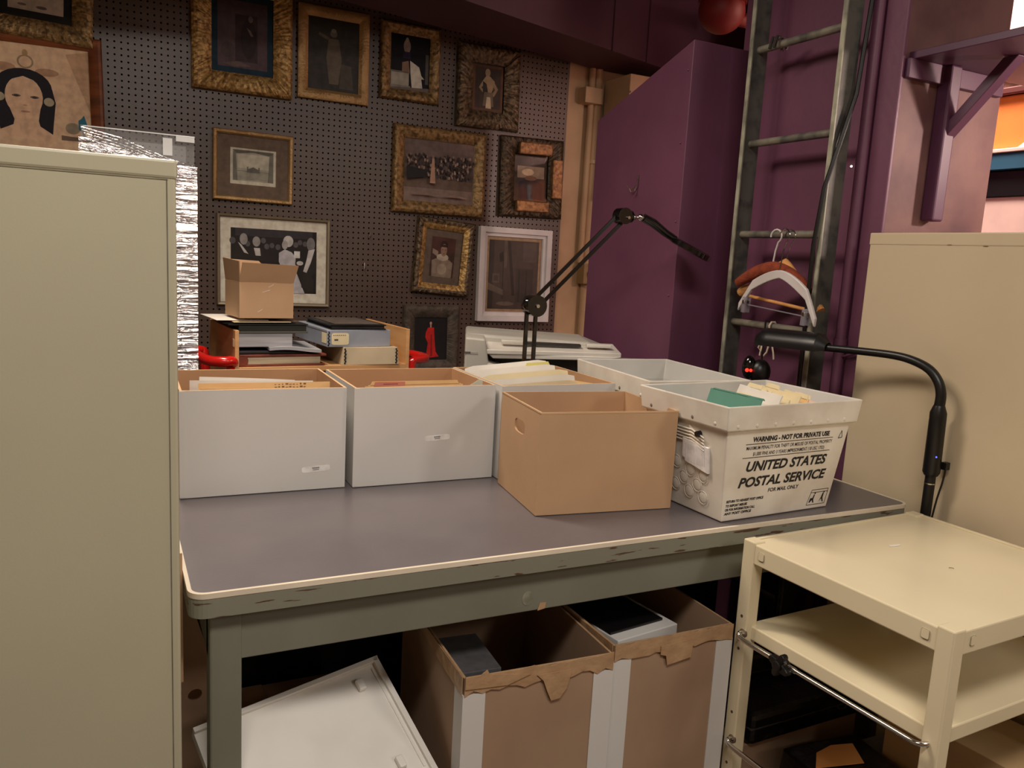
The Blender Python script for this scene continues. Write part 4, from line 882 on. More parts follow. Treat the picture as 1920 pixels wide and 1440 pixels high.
# small black device with red light
dv = thing('camera_stand', 'small glossy black device with a glowing red light under the lamp shade', 'device', (1.86, 1.99, 0.7625))
b = MB(); b.cyl((0, 0, 0), (0, 0, 0.24), 0.008, BLACKP); b.cyl((0, 0, 0), (0, 0, 0.01), 0.035, BLACKP); b.build('stand', dv, smooth=True)
b = MB(); b.sphere((0, 0, 0.285), 0.028, BLACKG, 16, (0.8, 0.8, 1.4)); b.sphere((0.03, -0.02, 0.272), 0.035, BLACKP, 14, (1, 0.9, 1.2)); b.build('device_head', dv, smooth=True)
b = MB(); b.sphere((-0.02, -0.013, 0.278), 0.006, LED_R, 10); b.sphere((-0.012, -0.022, 0.278), 0.005, LED_R, 10); b.build('red_light', dv, smooth=True)
b = MB(); b.tube([(1.94, 2.02, 1.20), (1.94, 2.02, 0.9)], 0.003, BLACKP, 8)
tag(b.build('thin_cord', smooth=True), 'thin dark cord hanging down beside the small black device', 'cord')

# ------------------------------------------------------------------ scanner behind the table
st = thing('side_stand', 'low grey stand under the scanner behind the table', 'stand', (1.47, 2.70, 0), (0, 0, R(-23)))
bx('stand_top', st, -0.40, 0.37, -0.25, 0.25, 0.78, 0.811, SCANM, 0.004)
for sx in (-0.35, 0.32):
    for sy in (-0.2, 0.2): bx('leg', st, sx - 0.02, sx + 0.02, sy - 0.02, sy + 0.02, 0, 0.78, SCANM, 0.003)
sn = thing('flatbed_scanner', 'beige grey office scanner with a paper feed tray, behind the totes', 'scanner', (1.115, 2.60, 0.812), (0, 0, R(-23)))
SW = 0.62
b = MB(); b.box(0, SW + 0.02, 0, 0.46, 0.0, 0.115, SCAN); b.build('lower_body', sn, bevel=0.008)
b = MB(); b.prism([(0.0, 0.12), (0.10, 0.12), (0.13, 0.145), (0.52, 0.145), (0.56, 0.12), (0.62, 0.12), (0.61, 0.165), (0.56, 0.215), (0.46, 0.25), (0.0, 0.262)], 0.14, 'y', SCAN, 0.32); b.build('lid', sn, bevel=0.01)
b = MB(); b.prism([(0.0, 0.122), (0.30, 0.122), (0.15, 0.16), (0.085, 0.175), (0.07, 0.258), (0.0, 0.262)], -0.005, 'y', SCAN, 0.16); b.build('lid_side_block', sn, bevel=0.006)
b = MB(); b.box(0.11, 0.55, 0.10, 0.14, 0.118, 0.205, SCAND); b.build('feed_slot', sn)
b = MB(); b.hexa([(0.07, 0.0, 0.205), (0.56, 0.02, 0.213), (0.56, 0.2, 0.23), (0.07, 0.2, 0.225), (0.07, 0.0, 0.222), (0.56, 0.02, 0.228), (0.56, 0.2, 0.243), (0.07, 0.2, 0.24)], SCANL)
b.prism([(0.1, 0.19), (0.5, 0.2), (0.56, 0.215), (0.08, 0.208)], 0.01, 'y', SCANL, 0.1)
b.build('paper_tray', sn, bevel=0.003)
for x in (0.13, 0.44):
    b = MB(); b.box(x, x + 0.09, 0.06, 0.1, 0.24, 0.252, SCANL); b.build('paper_guide', sn, bevel=0.003)
b = MB(); b.box(0.22, 0.42, 0.07, 0.11, 0.238, 0.246, SCAND); b.build('tray_gap', sn)
b = MB(); b.box(0.55, 0.73, 0.06, 0.26, 0.115, 0.185, SCANM); b.build('side_unit', sn, bevel=0.005)
b = MB(); b.hexa([(0.03, -0.012, 0.123), (0.14, -0.012, 0.10), (0.17, -0.004, 0.10), (0.03, -0.004, 0.123), (0.03, -0.012, 0.142), (0.16, -0.012, 0.12), (0.17, -0.004, 0.12), (0.03, -0.004, 0.142)], SCAND); b.build('grip_recess', sn)
b = MB(); b.box(-0.002, 0.02, -0.0066, -0.0052, 0.205, 0.212, INKG); b.T = Matrix.Translation((0.015, 0, 0)); b.box(0, 0.03, -0.0066, -0.0052, 0.205, 0.212, flat((150, 146, 140))); b.build('maker_plate', sn)

# ------------------------------------------------------------------ wooden organiser on red cart
CA = R(5); CX, CY = 0.376, 2.75
rc_ = thing('red_cart', 'red tubular steel cart carrying the wooden organiser behind the file boxes', 'cart', (CX, CY, 0), (0, 0, CA))
bx('platform', rc_, -0.05, 0.67, -0.02, 0.44, 0.66, 0.69, REDP, 0.006)
for sx in (-0.045, 0.665):
    for sy in (0.03, 0.40):
        b = MB(); b.cyl((sx, sy, 0.08), (sx, sy, 0.66), 0.017, REDP, 14); b.build('post', rc_, smooth=True)
        b = MB(); b.tube([(sx - 0.012, sy, 0.05), (sx + 0.012, sy, 0.05)], 0.05, BLACKP, 20); b.build('wheel', rc_, smooth=True)
b = MB(); b.tube(smooth_pts([(-0.02, 0.02, 0.69), (-0.02, 0.02, 0.93), (-0.02, 0.0, 0.972), (-0.05, -0.01, 0.975), (-0.09, 0.02, 0.975), (-0.12, 0.10, 0.985), (-0.12, 0.16, 0.985), (-0.085, 0.20, 0.985), (-0.07, 0.20, 0.95), (-0.07, 0.20, 0.69)]), 0.017, REDP, 14); b.build('handle', rc_, smooth=True)
b = MB(); b.tube(smooth_pts([(0.625, 0.02, 0.69), (0.625, 0.02, 0.93), (0.63, 0.02, 0.962), (0.66, 0.03, 0.965), (0.695, 0.05, 0.965), (0.70, 0.10, 0.965), (0.68, 0.16, 0.965), (0.66, 0.2, 0.95), (0.66, 0.2, 0.69)]), 0.017, REDP, 14); b.build('handle', rc_, smooth=True)
wo = thing('wooden_organiser', 'open birch wood organiser holding books and archive boxes on the red cart', 'shelf', (CX, CY, 0.69), (0, 0, CA))
OW, OD, OH = 0.606, 0.41, 0.39
bx('side_panel', wo, -0.013, 0.0, 0, OD, 0, OH - 0.005, WOOD, 0.001)
bx('side_panel', wo, OW - 0.012, OW + 0.001, 0, OD, 0, OH, WOOD, 0.001)
bx('shelf_board', wo, 0, OW - 0.012, 0.0, OD, 0.245, 0.262, WOOD, 0.001)
bx('bottom_board', wo, 0, OW - 0.012, 0.0, OD, 0.0, 0.015, WOOD, 0.001)
b = MB(); b.box(-0.0145, -0.013, 0.01, 0.03, 0.33, 0.355, flat((200, 180, 150))); b.build('sticker', wo)
SH = 0.9525
def W(x, y, z): return (CX + x * math.cos(CA) - y * math.sin(CA), CY + x * math.sin(CA) + y * math.cos(CA), SH + z)
def item(name, label, cat, x, y, z, rot=0.0, group=None, tiltx=0.0, tilty=0.0):
    return thing(name, label, cat, W(x, y, z), (R(tiltx), R(tilty), CA + R(rot)), group)
GO = 'things stacked in the wooden organiser'
a = item('photo_album', 'rust red leather album lying at the bottom of the organiser left pile', 'book', 0.004, 0.012, 0.0, 0, GO)
bx('back_cover', a, 0, 0.29, 0, 0.34, 0, 0.007, LEATH, 0.002); bx('page_block', a, 0.018, 0.275, 0.006, 0.33, 0.007, 0.032, PAGES, 0.001); bx('front_cover', a, 0, 0.295, 0, 0.34, 0.032, 0.040, LEATH, 0.002)
b = MB(); b.tube([(0.01, 0.0, 0.02), (0.01, 0.34, 0.02)], 0.019, LEATH, 16); b.build('spine', a, smooth=True)
a = item('black_folder', 'thin black folder lying on the rust album', 'folder', 0.002, 0.02, 0.0405, 0, GO); bx('cover', a, 0, 0.23, 0, 0.30, 0, 0.008, BLACKP, 0.002); bx('inner_sheet', a, 0.005, 0.225, 0.005, 0.29, 0.0082, 0.0095, flat((70, 66, 74)), 0)
a = item('booklet', 'open white booklet drooping over the rust album edge', 'booklet', 0.10, 0.005, 0.0505, -4, GO)
b = MB(); vs = []
for i in range(9):
    x = 0.175 * i / 8; z = 0.004 * math.sin(i * 0.6) + 0.0015 * (8 - i) * 0.3
    for y in (0, 0.26): vs += [(x, y, z), (x, y, z + 0.010)]
fs = []
for i in range(8):
    q = i * 4; fs += [(q, q + 4, q + 5, q + 1), (q + 2, q + 3, q + 7, q + 6), (q + 1, q + 5, q + 7, q + 3), (q, q + 2, q + 6, q + 4)]
fs += [(0, 1, 3, 2), (32, 34, 35, 33)]
b.add(vs, fs, GREYP); b.build('pages', a)
a = item('paper_stack', 'thick stack of grey papers between booklet and black binder', 'paper', 0.003, 0.025, 0.064, 0, GO); bx('sheets', a, 0, 0.18, 0, 0.28, 0, 0.046, GREYP, 0.002)
a = item('ring_binder', 'black binder lying on the grey paper stack under the kraft box', 'binder', 0.0, 0.02, 0.111, 0, GO)
bx('lower_cover', a, 0.0, 0.235, 0, 0.33, 0, 0.006, mat('grey_green_cloth', (84, 84, 74), 0.7), 0.001); bx('pages', a, 0.004, 0.23, 0.004, 0.32, 0.006, 0.026, mat('dark_green_edge', (34, 36, 26), 0.6), 0.001); bx('upper_cover', a, -0.03, 0.235, 0, 0.36, 0.026, 0.031, BLACKP, 0.001)
a = item('loose_papers', 'loose papers and photographs slipped under the kraft box', 'paper', -0.045, 0.02, 0.1435, 2, GO)
for (x0, x1, y0, y1, z0, m_) in ((0.0, 0.24, 0.0, 0.22, 0.0, BLACKP), (0.03, 0.22, -0.01, 0.2, 0.0045, PAPER2), (-0.02, 0.15, 0.01, 0.24, 0.009, PAPER), (0.08, 0.25, 0.0, 0.2, 0.0062, flat((110, 84, 62)))):
    bx('sheet', a, x0, x1, y0, y1, z0, z0 + 0.0015, m_, 0)
kb = item('kraft_box', 'small open kraft box with raised flaps on top of the organiser pile', 'box', 0.003, 0.01, 0.162, 3, GO)
b = MB(); b.T = Matrix.Translation((0.09, 0, 0)); shell(b, 0.18, 0.17, 0.117, 0.003, CARD, CARDIN, CARDE); b.build('box_body', kb)
b = MB(); b.hexa([(0, 0, 0.118), (0.18, 0, 0.118), (0.18, 0.003, 0.118), (0, 0.003, 0.118), (0.002, -0.026, 0.182), (0.188, -0.026, 0.178), (0.188, -0.023, 0.178), (0.002, -0.023, 0.182)], CARD); b.build('flap', kb)
b = MB(); b.hexa([(0, 0, 0.118), (0.003, 0, 0.118), (0.003, 0.17, 0.118), (0, 0.17, 0.118), (-0.008, -0.020, 0.186), (-0.005, -0.020, 0.186), (-0.005, 0.17, 0.192), (-0.008, 0.17, 0.192)], CARD); b.build('flap', kb)
b = MB(); b.hexa([(0, 0.167, 0.118), (0.18, 0.167, 0.118), (0.18, 0.17, 0.118), (0, 0.17, 0.118), (0.0, 0.172, 0.188), (0.115, 0.172, 0.184), (0.115, 0.175, 0.184), (0.0, 0.175, 0.188)], CARD); b.build('flap', kb)
b = MB(); b.hexa([(0.177, 0, 0.118), (0.18, 0, 0.118), (0.18, 0.17, 0.118), (0.177, 0.17, 0.118), (0.184, 0.0, 0.180), (0.187, 0.0, 0.180), (0.187, 0.17, 0.15), (0.184, 0.17, 0.15)], CARD); b.build('flap', kb)
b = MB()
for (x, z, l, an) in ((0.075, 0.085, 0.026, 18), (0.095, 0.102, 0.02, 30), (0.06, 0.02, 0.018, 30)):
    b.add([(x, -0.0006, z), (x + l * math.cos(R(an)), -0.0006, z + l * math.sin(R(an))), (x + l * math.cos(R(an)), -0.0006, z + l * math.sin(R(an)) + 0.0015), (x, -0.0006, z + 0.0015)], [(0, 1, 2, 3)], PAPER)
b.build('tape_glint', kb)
def metal_edge(parent, x, h, y=-0.001):
    b = MB(); k = 0
    while 0.005 + k * 0.0062 < h - 0.004:
        b.box(x + (0.0025 if k % 2 else -0.0025) - 0.0015, x + (0.0025 if k % 2 else -0.0025) + 0.0015, y, 0.0005, 0.004 + k * 0.0062, 0.0085 + k * 0.0062, BLACKP); k += 1
    b.box(x - 0.0012, x + 0.0012, y, 0.0005, 0.003, h - 0.003, BLACKP)
    b.build('edge_stay', parent)
a = item('archive_box', 'tan archive clamshell box with black edge stays, at the bottom of the organiser right pile', 'box', 0.35, 0.004, 0.0, -3, GO)
b = MB(); b.frus((0, 0.215, 0, 0.35), (0.008, 0.208, 0.004, 0.35), 0.0, 0.062, TANB); b.build('box_body', a, bevel=0.001); metal_edge(a, 0.014, 0.062, -0.0015); metal_edge(a, 0.204, 0.062, -0.0015)
a = item('archive_box', 'blue grey archive box with white labels, on top of the tan one', 'box', 0.30, 0.012, 0.063, 2, GO)
bx('box_body', a, 0, 0.238, 0, 0.34, 0, 0.058, BLUEG, 0.001); metal_edge(a, 0.006, 0.058)
bx('lid_lip', a, -0.001, 0.239, 0.002, 0.341, 0.052, 0.0595, BLUEG, 0.001)
b = MB(); b.prism(oval(0.048, 0.028, 0.032, 0.021, 20, 0.3), -0.001, 'y', PAPER2, 0.0008)
for k in range(7): b.box(0.022 + k * 0.007, 0.026 + k * 0.007, -0.0014, -0.001, 0.040, 0.0425, INKG)
b.box(0.026, 0.04, -0.0014, -0.001, 0.022, 0.028, INKG); b.build('front_label', a)
b = MB(); b.prism([(0.005, 0.012), (0.05, 0.012), (0.05, 0.048), (0.005, 0.048)], -0.001, 'x', PAPER2, 0.0008); b.build('side_label', a)
a = item('portfolio', 'black portfolio lying on the blue grey archive box', 'portfolio', 0.315, 0.02, 0.123, -1, GO)
bx('lower_cover', a, 0, 0.205, 0, 0.30, 0, 0.004, BLACKP, 0.001); bx('leaves', a, 0.004, 0.20, 0.004, 0.295, 0.004, 0.014, flat((30, 28, 28)), 0.001); bx('upper_cover', a, -0.004, 0.205, -0.004, 0.30, 0.014, 0.018, BLACKP, 0.002)
bx('inset_panel', a, 0.02, 0.19, 0.02, 0.28, 0.018, 0.0195, flat((72, 62, 56)), 0.001)

# ------------------------------------------------------------------ film wrapped vitrine behind left cabinet
vt = thing('wrapped_display_case', 'clear acrylic display case wrapped in shiny stretch film, behind the sage cabinet', 'case', (-0.062, 2.6, 0))
VW, VD, VH = 0.292, 0.30, 1.655
b = MB()
for (x0, x1, y0, y1) in ((0, VW, 0, 0.005), (0, VW, VD - 0.005, VD), (0, 0.005, 0.005, VD - 0.005), (VW - 0.005, VW, 0.005, VD - 0.005)): b.box(x0, x1, y0, y1, 0.02, VH, ACRYL)
b.build('acrylic_panel', vt)
b = MB(); b.box(-0.001, VW + 0.001, -0.001, 0.006, VH - 0.003, VH, ACRYLE); b.box(-0.001, 0.006, -0.001, VD, VH - 0.003, VH, ACRYLE); b.box(VW - 0.05, VW, -0.004, 0.0, VH - 0.018, VH - 0.004, ACRYLE); b.box(VW - 0.085, VW - 0.06, -0.006, 0.004, VH - 0.06, VH - 0.012, ACRYLE); b.build('acrylic_edge', vt)
bx('base', vt, -0.01, VW + 0.01, -0.01, VD + 0.01, 0, 0.02, BLACKP, 0.003)
bx('inner_panel', vt, 0.01, VW - 0.01, 0.12, 0.14, 0.02, 1.53, flat((90, 82, 80)), 0)
b = MB(); vs = []; random.seed(9); NX, NZ = 24, 420
for j in range(NZ + 1):
    f = j / NZ
    for i in range(NX + 1):
        u = i / NX; zt = 1.625 - 0.07 * u + 0.02 * max(0, u - 0.8) * 5 * 0.6; z = 0.3 + (zt - 0.3) * f
        wv = 0.004 * noise.noise(Vector((u * 2.5, z * 90, 0))) + 0.003 * noise.noise(Vector((u * 8, z * 220, 3)))
        vs.append((-0.006 + (VW + 0.012) * u, -0.012 + wv, z))
b.add(vs, [(j * (NX + 1) + i, j * (NX + 1) + i + 1, (j + 1) * (NX + 1) + i + 1, (j + 1) * (NX + 1) + i) for j in range(NZ) for i in range(NX)], FILM); b.build('stretch_film', vt, smooth=True)
b = MB()
for k in range(9):
    z0 = 1.648 - k * 0.008; z1 = 1.60 - k * 0.006
    b.tube([(0.0 + k * 0.004, -0.016, z0), (0.1, -0.02, z0 - 0.02), (0.22, -0.018, z1 - 0.015), (VW, -0.014, z1 - 0.03 + k * 0.002)], 0.0016, FILM2, 6)
b.build('film_strand', vt, smooth=True)

# ------------------------------------------------------------------ cream cart
ct = thing('utility_cart', 'cream enamelled steel cart with chrome side rails, front right', 'cart', (1.316, 0.836, 0), (0, 0, R(2.5)))
CW, CDp = 0.61, 0.51   # x, y
ps = 0.034
for (x, y) in ((0, 0), (0, CDp - ps), (CW - ps, 0), (CW - ps, CDp - ps)):
    b = MB(); b.box(x, x + ps, y, y + ps, 0.07, 0.752, CREAM); b.build('post', ct, bevel=0.003)
    b = MB(); b.tube([(x + ps / 2 - 0.012, y + ps / 2, 0.035), (x + ps / 2 + 0.012, y + ps / 2, 0.035)], 0.034, BLACKP, 18); b.build('caster', ct, smooth=True)
bx('top_shelf', ct, 0.003, CW - 0.003, 0.003, CDp - 0.003, 0.70, 0.747, CREAM, 0.003)
bx('top_rim', ct, CW - 0.012, CW - 0.002, ps, CDp - ps, 0.747, 0.751, CREAM, 0.001)
bx('top_rim', ct, ps, CW - ps, CDp - 0.012, CDp - 0.002, 0.747, 0.7495, CREAM, 0.001)
def plug(x, y, z, ax):
    b = MB()
    if ax == 'x': b.prism(oval(y, z, 0.0085, 0.0095, 20, 0.35), 0.0012, 'x', CREAM2, 0.002); b.prism(oval(y, z, 0.0075, 0.0085, 20, 0.35), 0.0006, 'x', CREAM, 0.003)
    else: b.prism(oval(x, z, 0.007, 0.0095, 20, 0.35), 0.0012, 'y', CREAM2, 0.002); b.prism(oval(x, z, 0.006, 0.0085, 20, 0.35), 0.0006, 'y', CREAM, 0.003)
    b.build('square_plug', ct)
plug(0, CDp - 0.055, 0.725, 'x'); plug(0, 0.055, 0.725, 'x'); plug(0.06, 0, 0.725, 'y')
ms = thing('x', 'x', 'x'); bpy.data.objects.remove(ms)
b = MB(); mz = 0.515
b.box(0.022, CW - 0.02, 0.02, CDp - 0.02, mz, mz + 0.006, CREAM)
for (x0, x1, y0, y1) in ((0.018, 0.024, 0.02, CDp - 0.02), (CW - 0.024, CW - 0.018, 0.02, CDp - 0.02), (0.024, CW - 0.024, 0.016, 0.022), (0.024, CW - 0.024, CDp - 0.022, CDp - 0.016)): b.box(x0, x1, y0, y1, mz, mz + 0.033, CREAM)
b2 = MB()
b2.box(0.018, CW - 0.018, 0.016, CDp - 0.016, mz, mz + 0.033, CREAM); b2.build('middle_shelf', ct, bevel=0.003)
for z, knob in ((0.528, True), (0.262, False)):
    b = MB(); b.tube(smooth_pts([(0.0, CDp - 0.028, z + 0.004), (-0.014, CDp - 0.03, z + 0.006), (-0.020, CDp - 0.05, z), (-0.020, CDp - 0.2, z)], 5), 0.0062, CHROME, 12)
    b.tube([(-0.020, CDp - 0.2, z), (-0.020, 0.06, z)], 0.0048, CHROME, 12); b.tube(smooth_pts([(-0.020, 0.06, z), (-0.018, 0.03, z), (0.0, 0.02, z)], 4), 0.0048, CHROME, 12); b.build('side_rail', ct, smooth=True)
    b = MB(); b.sphere((0.002, CDp - 0.026, z + 0.003), 0.011, mat('grimy_socket', (110, 92, 74), 0.5), 10, (0.6, 1, 1)); b.build('rail_socket', ct, smooth=True)
    if knob:
        b = MB(); b.T = Matrix.Translation((-0.026, CDp - 0.170, z + 0.002)) @ Matrix.Rotation(R(90), 4, 'Y') @ Matrix.Rotation(R(20), 4, 'Z')
        pts = []
        for k in range(32):
            a = 2 * math.pi * k / 32; r_ = 0.021 + 0.008 * math.cos(4 * a); pts.append((r_ * math.cos(a), r_ * math.sin(a)))
        b.prism(pts, -0.016, 'z', BLACKP, 0.016); b.prism(oval(0, 0, 0.011, 0.011, 16), -0.022, 'z', BLACKP, 0.034); b.build('star_knob', ct, bevel=0.002)
for (y, z) in ((CDp - 0.018, 0.57), (CDp - 0.018, 0.49), (CDp - 0.018, 0.33), (CDp - 0.018, 0.20)):
    b = MB(); b.cyl((-0.0008, y, z), (0.001, y, z), 0.0035, flat((70, 58, 44)), 10); b.build('bolt_hole', ct)
ps_ = MB(); ps_.prism([(0.0, 0.0), (0.022, -0.004), (0.036, -0.002), (0.034, 0.003), (0.018, 0.004), (0.006, 0.006)], 0, 'z', PAPER, 0.0012)
tag(ps_.build('paper_scrap', None, (1.60, 1.20, 0.7475)), 'tiny torn white paper scrap lying on the cream cart top', 'paper')
ps_ = MB(); ps_.tube([(0, 0, 0), (0.004, -0.006, 0.001), (0.006, -0.008, 0)], 0.0006, INK, 6)
tag(ps_.build('staple', None, (1.612, 1.06, 0.7488)), 'tiny dark speck of debris lying on the cream cart top', 'debris')

# ------------------------------------------------------------------ tall cartons under the table
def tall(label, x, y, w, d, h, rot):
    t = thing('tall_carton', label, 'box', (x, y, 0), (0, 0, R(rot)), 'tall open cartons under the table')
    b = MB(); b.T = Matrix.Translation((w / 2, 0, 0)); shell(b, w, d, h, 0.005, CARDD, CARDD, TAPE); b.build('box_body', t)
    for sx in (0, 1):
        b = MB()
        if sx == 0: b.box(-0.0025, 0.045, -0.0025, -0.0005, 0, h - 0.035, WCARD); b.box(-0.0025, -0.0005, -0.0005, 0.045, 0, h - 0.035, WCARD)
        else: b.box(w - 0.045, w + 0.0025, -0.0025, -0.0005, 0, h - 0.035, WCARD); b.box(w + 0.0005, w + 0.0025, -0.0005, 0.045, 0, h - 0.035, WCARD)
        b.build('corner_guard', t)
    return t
def tape_edge(t, w, d, h, patches, seed):
    random.seed(seed); b = MB(); n = 18; top = []; bot = []
    for i in range(n + 1):
        x = w * i / n; top.append((x, h + random.uniform(-0.002, 0.006))); bot.append((x, h - 0.026 - random.uniform(0, 0.012)))
    b.prism(bot + top[::-1], -0.0045, 'y', TAPE, 0.0015)
    b.prism([(0, h - 0.035), (0, h + 0.004), (0.16, h + 0.002), (0.3, h + 0.002), (0.3, h - 0.02), (0.1, h - 0.032)], -0.0045, 'x', TAPE, 0.0015)
    b.build('rim_tape', t)
    for pts in patches:
        b = MB(); b.prism(pts, -0.0075, 'y', TAPE, 0.0015); b.build('torn_tape', t)
tL = tall('tall open carton with white corner guards and torn tape, left one under the table', 0.603, 1.335, 0.335, 0.42, 0.545, -2.5)
tape_edge(tL, 0.335, 0.42, 0.545, [[(0.155, 0.53), (0.235, 0.53), (0.225, 0.49), (0.21, 0.47), (0.19, 0.468), (0.18, 0.49), (0.17, 0.515)], [(0.0, 0.525), (0.09, 0.52), (0.14, 0.535), (0.05, 0.55), (0.045, 0.56), (0.03, 0.55), (0.0, 0.55)]], 2)
tR = tall('tall open carton with white corner guards beside the cream cart, right one under the table', 0.955, 1.342, 0.325, 0.42, 0.548, -0.5)
tape_edge(tR, 0.325, 0.42, 0.548, [[(0.12, 0.53), (0.21, 0.535), (0.205, 0.49), (0.14, 0.482), (0.135, 0.505), (0.12, 0.51)]], 6)
a = thing('dark_box', 'dark box lying inside the left tall carton', 'box', (0.625, 1.43, 0.30), (0, 0, R(-4))); bx('box_body', a, 0, 0.10, 0, 0.16, 0, 0.20, flat((74, 58, 48)), 0.002); bx('lid', a, -0.002, 0.102, -0.002, 0.162, 0.17, 0.202, flat((70, 68, 70)), 0.002)
bx('support', a, 0.0, 0.1, 0.0, 0.16, -0.295, -0.002, CARDD, 0.002)
a = thing('white_box', 'white box with a black top inside the right tall carton', 'box', (1.02, 1.42, 0.006), (0, 0, R(8))); bx('box_body', a, 0, 0.19, 0, 0.25, 0, 0.505, WCARD, 0.002); bx('black_top', a, 0.002, 0.17, 0.03, 0.25, 0.505, 0.512, BLACKP, 0.002)

# white lid leaning under the table
def frame_from(P1, P2, P4):
    e1 = (P4 - P1).normalized(); e2 = (P2 - P1); e2 = (e2 - e1 * e2.dot(e1)).normalized(); n_ = e1.cross(e2)
    return e1, e2, n_
P1 = Vector((0.515, 1.62, 0.468)); P2 = Vector((0.632, 1.42, 0.342)); P4 = Vector((0.15, 1.54, 0.435))
e1, e2, n_ = frame_from(P1, P2, P4)
M4 = Matrix.Identity(4); M4.col[0] = (*e1, 0); M4.col[1] = (*e2, 0); M4.col[2] = (*n_, 0); M4.col[3] = (*P1, 1)
if n_.z < 0: flip = -1
else: flip = 1
wl_ = thing('white_tray', 'white rimmed tray lying tilted under the left end of the table', 'lid', (0, 0, 0)); wl_.matrix_world = M4
LW, LD = 0.40, 0.30
def lbox(b, x0, x1, y0, y1, z0, z1): b.box(x0, x1, y0, y1, min(z0 * flip, z1 * flip), max(z0 * flip, z1 * flip), WHITE)
b = MB(); lbox(b, 0.0, LW, 0.0, LD, -0.030, -0.008); b.build('tray_panel', wl_, bevel=0.001)
b = MB(); lbox(b, 0, 0.012, 0, LD, -0.008, 0.002); lbox(b, 0, LW, 0, 0.010, -0.008, 0.002); b.build('raised_rim', wl_, bevel=0.001)
b = MB(); lbox(b, 0.018, 0.022, 0.02, LD - 0.04, -0.0085, -0.005); b.build('groove_edge', wl_)
for (x, y) in ((0.055, 0.035), (0.055, 0.22), (0.33, 0.16)):
    b = MB(); lbox(b, x, x + 0.016, y, y + 0.026, -0.008, 0.006); b.build('clip', wl_, bevel=0.003)
# things at left under table
a = thing('leaning_carton', 'brown carton with a round hole leaning behind the left table leg', 'box', (0.19, 1.66, 0.26), (0, R(-16), R(4)))
b = MB(); vs, fs = panel([(-0.14, 0), (0.05, 0), (0.05, 0.40), (-0.14, 0.40)], oval(0.0, 0.18, 0.014, 0.012, 18), 0.005, CARDD, lambda u, v, k: (u, k, v), 0); b.add(vs, fs, CARDD)
b.box(-0.14, -0.135, 0.005, 0.22, 0, 0.40, CARDD); b.box(0.045, 0.05, 0.005, 0.22, 0, 0.40, CARDD); b.box(-0.135, 0.045, 0.215, 0.22, 0, 0.40, CARDD); b.box(-0.135, 0.045, 0.005, 0.215, 0, 0.005, CARDD); b.build('box_body', a)

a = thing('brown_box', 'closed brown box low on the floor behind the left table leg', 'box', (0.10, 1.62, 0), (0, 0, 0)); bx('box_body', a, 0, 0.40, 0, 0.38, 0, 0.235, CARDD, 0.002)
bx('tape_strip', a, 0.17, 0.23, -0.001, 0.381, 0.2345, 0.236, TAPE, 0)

for (x_, lb_) in ((0.17, 'black chest added to darken the back left under the table behind the white tray'), (1.04, 'black chest added to darken the back right under the table behind the tall cartons')):
    a = thing('dark_filler', lb_, 'filler', (x_, 2.03, 0)); bx('filler_body', a, 0, 0.82, 0, 0.2, 0, 0.50, BLACKP, 0.01); bx('filler_top', a, -0.003, 0.823, -0.003, 0.203, 0.502, 0.61, BLACKP, 0.01)  # added black blocks, standing in for the shade under the table
a = thing('card_sheet', 'upright orange brown card wedged between the sage cabinet and the table end', 'card', (0.0, 0.0, 0.0)); bx('card', a, 0.0855, 0.1075, 1.50, 1.503, 0.55, 0.80, CARD, 0)
# black cases and boxes low on the right
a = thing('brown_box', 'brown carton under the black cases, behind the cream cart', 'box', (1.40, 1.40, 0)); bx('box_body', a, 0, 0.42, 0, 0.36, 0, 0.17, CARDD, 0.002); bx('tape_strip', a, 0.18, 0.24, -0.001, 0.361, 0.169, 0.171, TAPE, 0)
a = thing('black_case', 'dusty glossy black case lying on the brown carton, nearest the cart', 'case', (1.42, 1.385, 0.1715), (0, 0, R(1)))
bx('case_shell', a, 0, 0.43, 0, 0.16, 0, 0.085, BLACKD, 0.015)
bx('seam_band', a, -0.001, 0.431, -0.002, 0.161, 0.045, 0.049, flat((44, 40, 38)), 0.001)
b = MB(); b.tube([(0.30, -0.004, 0.05), (0.31, -0.008, 0.04), (0.33, -0.008, 0.04), (0.34, -0.004, 0.05)], 0.003, CHROME, 8); b.build('latch', a, smooth=True)
a = thing('black_case', 'flat black case behind the dusty one under the table', 'case', (1.32, 1.56, 0.1715), (0, 0, R(-3)))
bx('case_shell', a, 0.01, 0.50, 0.0, 0.20, 0, 0.14, mat('black_leatherette', (18, 17, 18), 0.4, bump=0.2, bscale=150), 0.01); bx('seam_band', a, 0.009, 0.501, -0.001, 0.2, 0.09, 0.093, flat((44, 40, 38)), 0.001)
a = thing('black_box', 'low black box with an orange envelope on it, on the floor behind the cart', 'box', (1.45, 1.10, 0), (0, 0, R(-5)))
b = MB(); b.frus((0, 0.26, 0, 0.25), (0.015, 0.245, 0.012, 0.24), 0, 0.185, BLACKD); b.build('box_body', a, bevel=0.006)
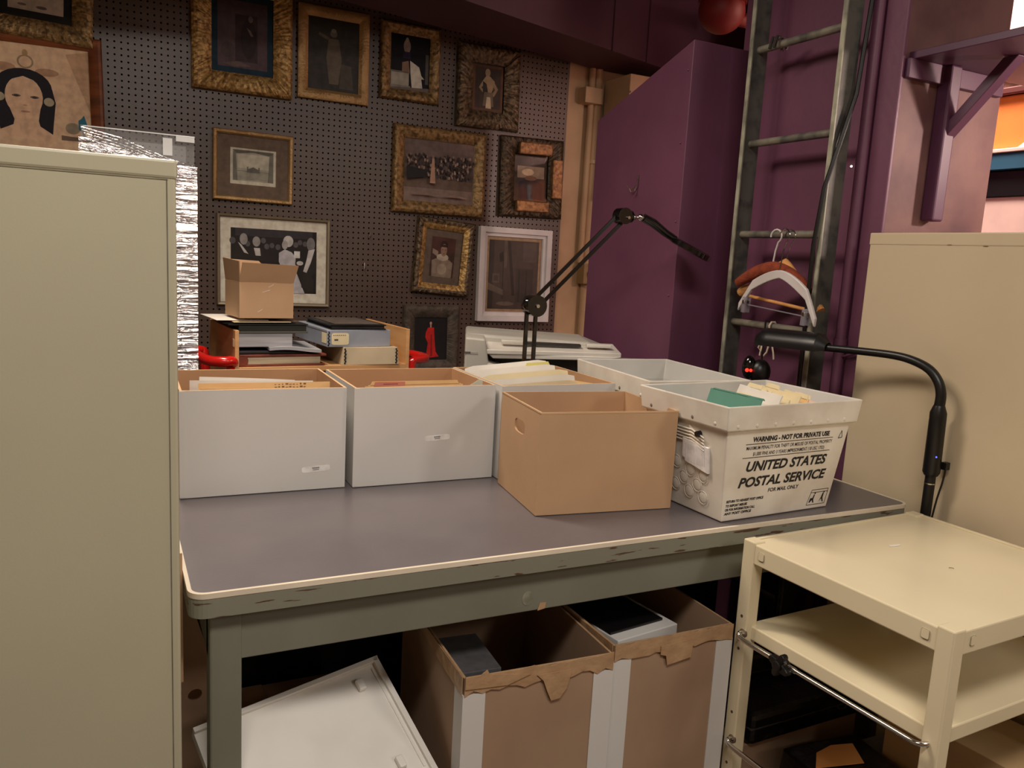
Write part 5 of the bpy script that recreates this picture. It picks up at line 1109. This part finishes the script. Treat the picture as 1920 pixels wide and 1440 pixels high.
b = MB(); b.prism([(0.02, 0.10), (0.15, 0.07), (0.19, 0.14), (0.13, 0.155), (0.07, 0.145)], 0, 'z', ORANGEP, 0.0015)
tag(b.build('orange_envelope', None, (1.475, 1.14, 0.188)), 'orange envelope lying on the low black box under the cart', 'envelope')
a = thing('grey_tray', 'grey tray on the floor under the tan archive carton', 'tray', (1.70, 0.86, 0.0), (0, 0, R(-2)))
bx('tray_base', a, 0, 0.275, 0, 0.46, 0, 0.15, GREYT, 0.004); bx('tray_lip', a, -0.004, 0.279, -0.004, 0.464, 0.14, 0.155, GREYT, 0.003)
a = thing('lidded_carton', 'tan lidded carton on the grey tray below the cream cart', 'box', (1.75, 0.90, 0.1555), (0, 0, R(6)))
bx('box_body', a, 0.004, 0.215, 0.004, 0.336, 0, 0.15, TANK, 0.002); bx('lid', a, 0, 0.219, 0, 0.34, 0.118, 0.155, TANK, 0.002)

# ------------------------------------------------------------------ sub-parts sit under the part that carries them
NEST = {'barcode_label': 'box_body', 'edge_stay': 'box_body', 'front_label': 'box_body', 'side_label': 'box_body', 'folded_rim': 'box_body', 'tape_strip': 'box_body', 'tape_glint': 'box_body',
        'rim_peg': 'tote_body', 'side_dimple': 'tote_body', 'side_rib': 'tote_body', 'handle_hole': 'tote_body', 'label_holder': 'tote_body', 'printed_lettering': 'tote_body',
        'handwriting': 'sheet', 'red_label': 'sheet', 'film_strand': 'stretch_film', 'power_light': 'battery_grip', 'red_light': 'device_head', 'star_knob': 'side_rail',
        'painted_highlight': 'apron', 'tape_scrap': 'apron', 'paper_guide': 'paper_tray', 'maker_plate': 'lid_side_block', 'grip_recess': 'lid_side_block', 'inset_panel': 'upper_cover',
        'sticker': 'side_panel', 'raised_rim': 'tray_panel', 'clip': 'tray_panel', 'groove_edge': 'tray_panel', 'square_plug': 'top_shelf', 'paper_label': 'crate_body', 'torn_tape': 'rim_tape', 'crate_rim': 'crate_body'}
for o in list(S.objects):
    k = o.name.split('.')[0]
    if k in NEST and o.parent is not None:
        sib = [c for c in o.parent.children if c.name.split('.')[0] == NEST[k] and c is not o]
        if sib: o.parent = sib[0]
